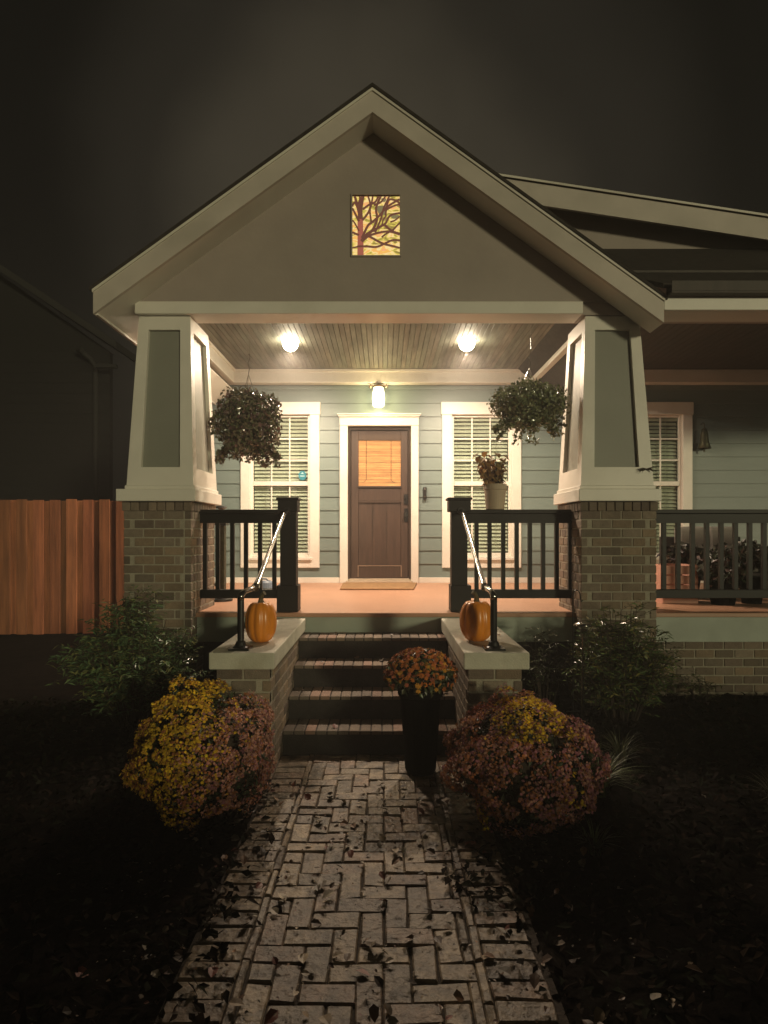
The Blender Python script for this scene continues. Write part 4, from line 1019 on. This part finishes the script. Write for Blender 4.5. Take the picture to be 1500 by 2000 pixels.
# hanging bell
hx, _, hz = P(1368, 850, WY)
T = empty('hanging_bell', (hx, WY - 0.06, hz), 'dark bronze bell hanging on the pale siding beside the right window', 'bell')
MB().lathe([(0.008, 0.10), (0.03, 0.085), (0.045, 0.02), (0.055, -0.09), (0.082, -0.17), (0.078, -0.172), (0.05, -0.09)], hx, WY - 0.10, hz - 0.02, 24).build('bell_body', 'patina', T, smooth=True)
MB().tube([(hx, WY - 0.1, hz - 0.10), (hx, WY - 0.1, hz - 0.235)], [0.003, 0.012], 8).build('clapper', 'patina', T)
MB().tube([(hx, WY - 0.015, hz + 0.14), (hx, WY - 0.08, hz + 0.15), (hx, WY - 0.1, hz + 0.13), (hx, WY - 0.1, hz + 0.07)], 0.006, 8).build('bracket', 'patina', T)
# shepherd hook and solar garden light
sx_, sy_ = (1119 - 750) / F * 4.6, 4.6
T = empty('shepherd_hook', (sx_, sy_, 0.08), 'thin black garden hook standing by the right brick pier', 'garden hook')
q = [(sx_, sy_, 0.03), (sx_, sy_, 1.0)] + [(sx_ + 0.028 - 0.028 * math.cos(t), sy_, 1.0 + 0.05 * math.sin(t)) for t in [0.4, 0.9, 1.5, 2.1, 2.7, 3.1]] + [(sx_ + 0.062, sy_, 0.96), (sx_ + 0.075, sy_, 0.975)]
MB().tube(q, 0.0045, 8).build('rod', 'iron', T)
MB().tube([(sx_ - 0.05, sy_, 0.09), (sx_ - 0.05, sy_, 0.03)], 0.004, 6).tube([(sx_ - 0.05, sy_, 0.14), (sx_ + 0.05, sy_, 0.14)], 0.004, 6).build('foot_stake', 'iron', T)
gx_, gy_ = (1138 - 750) / F * 4.35, 4.35
T = empty('solar_light', (gx_, gy_, 0.05), 'small silver garden light on a stake among shrub leaves by the right pier', 'garden light')
gh = E - (1222 - 1040) / F * 4.35
MB().tube([(gx_, gy_, 0.02), (gx_, gy_, gh - 0.06)], 0.007, 8).build('stake', 'chrome', T)
MB().lathe([(0.03, -0.075), (0.036, -0.012), (0.036, 0.0)], gx_, gy_, gh, 20).build('lens', 'glass', T)
MB().lathe([(0.062, -0.004), (0.064, 0.002), (0.05, 0.016), (0.02, 0.026), (0.004, 0.028)], gx_, gy_, gh + 0.002, 24).build('cap', 'chrome', T, smooth=True)
# sprig caught on the right column base
mb = MB(); cx_, cz_ = 2.11, 1.99
for k in range(12):
    a = rnd.uniform(-0.5, 0.5) + (math.pi if k % 2 else 0); L = rnd.uniform(0.03, 0.08)
    mb.tube([(cx_, 4.93, cz_), (cx_ + L * 0.6 * math.cos(a), 4.925, cz_ + L * 0.5 * math.sin(a)), (cx_ + L * math.cos(a), 4.915, cz_ + L * math.sin(a) - 0.008)], [0.004, 0.004, 0.001], 5)
tag(mb.build('dried_sprig', 'twig'), 'small dark sprig stuck on the lower front of the right column', 'twig')

# left porch: tall dark plant stand / post, little finial, blue grey thing on the floor
def PZ(u, v, Y): return P(u, v, Y)
lx_, _, _ = P(432, 1040, 6.0)
T = empty('floor_lantern', (lx_, 6.0, DZ), 'tall dark narrow lantern stand on the porch floor beside the left pier', 'lantern stand')
MB().lathe([(0.11, 0.0), (0.11, 0.02), (0.03, 0.035), (0.025, 0.05)], lx_, 6.0, DZ + 0.001, 20).build('foot', 'iron', T)
MB().box(lx_ - 0.04, lx_ + 0.04, 5.96, 6.04, DZ + 0.05, 1.55).build('pole', 'patina', T, bevel=0.006)
MB().box(lx_ - 0.06, lx_ + 0.06, 5.94, 6.06, 1.5505, 1.59).tube([(lx_, 6.0, 1.59), (lx_, 6.0, 1.70)], 0.006, 8).lathe([(0.006, 0.0), (0.06, 0.02), (0.05, 0.035), (0.01, 0.045)], lx_, 6.0, 1.70, 16).build('top', 'iron', T)
bx2, _, _ = P(520, 1150, 6.6)
T = empty('watering_can', (bx2, 6.6, DZ), 'low blue grey watering can on the porch floor behind the left railing', 'watering can')
MB().lathe([(0.10, 0.0), (0.105, 0.01), (0.10, 0.08), (0.08, 0.13), (0.05, 0.15), (0.045, 0.145)], bx2, 6.6, DZ + 0.001, 24).build('body', 'bluegrey', T, smooth=False)
MB().tube([(bx2 + 0.08, 6.6, DZ + 0.04), (bx2 + 0.14, 6.6, DZ + 0.1), (bx2 + 0.19, 6.6, DZ + 0.13)], [0.018, 0.013, 0.02], 10).build('spout', 'bluegrey', T)
MB().tube([(bx2 - 0.09, 6.6, DZ + 0.05), (bx2 - 0.14, 6.6, DZ + 0.1), (bx2 - 0.1, 6.6, DZ + 0.17), (bx2, 6.6, DZ + 0.17), (bx2 + 0.03, 6.6, DZ + 0.14)], 0.009, 8).build('handle', 'bluegrey', T)

# right wing porch furniture
Y0 = 7.0; sF = Y0 / F
X = lambda u: (u - 750) * sF; Z = lambda v: E - (v - 1040) * sF
S_ = empty('porch_sofa', (X(1380), Y0, DZ), 'dark wicker sofa with grey cushions behind the right wing railing', 'sofa')
a, b = X(1296), X(1452)
MB().box(a, b, Y0 - 0.55, Y0 + 0.12, DZ + 0.16, DZ + 0.24).box(a, b, Y0 + 0.05, Y0 + 0.12, DZ + 0.2405, DZ + 0.62).build('frame', 'chair', S_, bevel=0.01)
for q in (a, b - 0.1): MB().box(q, q + 0.1, Y0 - 0.55, Y0 + 0.049, DZ + 0.2405, DZ + 0.45).build('armrest', 'chair', S_, bevel=0.012)
for q in ((a + 0.02, -0.5), (b - 0.08, -0.5), (a + 0.02, 0.04), (b - 0.08, 0.04)): box('leg', 'chair', S_, q[0], q[0] + 0.05, Y0 + q[1], Y0 + q[1] + 0.05, DZ, DZ + 0.1595)
n3 = 2; wdt = (b - a - 0.22) / n3
for k in range(n3):
    q = a + 0.11 + k * wdt
    MB().box(q + 0.004, q + wdt - 0.004, Y0 - 0.5, Y0 + 0.0, DZ + 0.243, DZ + 0.345).build('seat_cushion', 'cushion', S_, bevel=0.03, seg=3)
    MB().hexa([(q + 0.006, Y0 - 0.13, DZ + 0.35), (q + wdt - 0.006, Y0 - 0.13, DZ + 0.35), (q + wdt - 0.006, Y0, DZ + 0.35), (q + 0.006, Y0, DZ + 0.35), (q + 0.02, Y0 - 0.09, DZ + 0.735), (q + wdt - 0.02, Y0 - 0.09, DZ + 0.735), (q + wdt - 0.02, Y0 + 0.045, DZ + 0.735), (q + 0.02, Y0 + 0.045, DZ + 0.735)]).build('back_cushion', 'cushion', S_, bevel=0.035, seg=3)
# slatted salmon crate
Y1 = 5.75; s1 = Y1 / F; a, b = (1295 - 750) * s1, (1364 - 750) * s1; zt1 = E - (1104 - 1040) * s1
C_ = empty('slatted_crate', ((a + b) / 2, Y1, DZ), 'low salmon painted slatted crate on the right wing porch behind the railing', 'crate')
h_ = (zt1 - DZ) / 4
for k in range(4): box('slat', 'rose', C_, a, b, Y1, Y1 + 0.015, DZ + 0.004 + k * h_, DZ + (k + 1) * h_ - 0.006, bevel=0.003)
MB().box(a, a + 0.03, Y1 + 0.0155, Y1 + 0.3, DZ + 0.001, zt1).box(b - 0.03, b, Y1 + 0.0155, Y1 + 0.3, DZ + 0.001, zt1).box(a + 0.03, b - 0.03, Y1 + 0.285, Y1 + 0.3, DZ + 0.001, zt1).build('side_panel', 'rose', C_)
# bushy potted plants behind the wing railing
def porchplant(label, u, v, Y, r, hp, cols, n, size, potr=0.13):
    x, _, z = P(u, v, Y)
    T = empty('potted_plant', (x, Y, DZ), label, 'potted plant', 'potted plants on the wing porch')
    MB().lathe([(potr * 0.75, 0), (potr, hp), (potr * 1.06, hp), (potr * 1.06, hp + 0.03), (potr * 0.9, hp + 0.03)], x, Y, DZ + 0.001, 24).build('pot', 'blackpot', T)
    p, d, k = shell(n, (0, 0, 0), r, 0.2)
    p = p * lump(d, 2.0, u) + np.array([x, Y, z])
    p = p[p[:, 2] > DZ + hp * 0.8]; n = len(p)
    cloud('foliage', p, rng.normal(size=(n, 3)) + np.array([0, 0, 0.6]), size * (0.7 + 0.6 * rng.random(n)), np.array(cols)[rng.integers(0, len(cols), n)] * (0.6 + 0.7 * rng.random((n, 1))), 'leaf', T)
porchplant('bushy dark potted plant behind the wing railing, next to the slatted crate', 1412, 1110, 5.7, (0.22, 0.2, 0.22), 0.18, [(0.03, 0.04, 0.02), (0.07, 0.035, 0.03), (0.025, 0.03, 0.02)], 900, 0.06)
porchplant('small potted plant with pale leaves, farthest right behind the wing railing', 1468, 1085, 5.8, (0.16, 0.15, 0.15), 0.22, [(0.05, 0.05, 0.03), (0.16, 0.13, 0.10), (0.03, 0.03, 0.02)], 380, 0.075, 0.11)
porchplant('dark spidery potted plant in front of the sofa behind the wing railing', 1345, 1085, 6.2, (0.26, 0.15, 0.12), 0.2, [(0.03, 0.03, 0.02), (0.045, 0.035, 0.04)], 420, 0.08, 0.11)

# ================================================================== FENCE
FYF = 8.3
fr = empty('wooden_fence', (-4.3, FYF, 0), 'tall red brown board fence left of the house', 'fence')
fb = MB(); x = -9.0; i = 0
while x < -3.15:
    wd = 0.14; k = rnd.uniform(0.5, 1.2)
    yy = FYF if i % 2 == 0 else FYF + 0.045
    fb.box(x, x + wd + (0.02 if i % 2 else 0), yy, yy + 0.02, 0.10, 1.93 + rnd.uniform(-0.012, 0.004) - (0.012 if i % 2 else 0), (k, k * rnd.uniform(0.9, 1.05), k)); x += 0.112; i += 1
fb.build('boards', 'fence', fr, bevel=0.003)
MB().box(-9.0, -3.15, FYF + 0.07, FYF + 0.11, 0.4, 0.49).box(-9.0, -3.15, FYF + 0.07, FYF + 0.11, 1.5, 1.59).build('rail', 'twig', fr)
for q in (-3.32, -5.7, -8.1):
    box('post', 'twig', fr, q, q + 0.09, FYF + 0.111, FYF + 0.2, 0, 1.95)

# ================================================================== NEIGHBOUR
NB = empty('neighbour_house', (-9, 14, 0), 'dim two storey house in the dark behind the fence', 'house')
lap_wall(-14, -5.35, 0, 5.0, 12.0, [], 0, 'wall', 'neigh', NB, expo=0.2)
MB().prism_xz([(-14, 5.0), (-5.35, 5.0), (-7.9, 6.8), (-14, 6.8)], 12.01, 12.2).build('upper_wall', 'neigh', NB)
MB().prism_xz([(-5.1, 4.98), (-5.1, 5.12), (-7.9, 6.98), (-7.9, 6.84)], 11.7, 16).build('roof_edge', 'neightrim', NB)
MB().tube([(-5.75, 11.7, 4.95), (-5.85, 11.75, 4.99), (-5.7, 11.9, 4.85), (-5.6, 11.93, 4.7), (-5.6, 11.93, 0.2)], 0.05, 10).build('downspout', 'neightrim', NB)
MB().box(-5.5, -5.1, 11.68, 11.78, 4.62, 4.68).build('gutter', 'neightrim', NB)

# ================================================================== HAZE
HAZE = 0.013
hz_ = MB().box(-25, 25, -13, 29, -1.2, 8.5)
m = bpy.data.materials.new('haze_air'); m.use_nodes = True; n = m.node_tree.nodes; n.clear()
o = n.new('ShaderNodeOutputMaterial'); v = n.new('ShaderNodeVolumePrincipled')
v.inputs['Color'].default_value = (0.85, 0.83, 0.80, 1); v.inputs['Density'].default_value = HAZE; v.inputs['Anisotropy'].default_value = 0.35
m.node_tree.links.new(v.outputs[0], o.inputs['Volume'])
ho = hz_.build('haze', m); ho['kind'] = 'stuff'; ho['label'] = 'thin night mist around the porch lights'
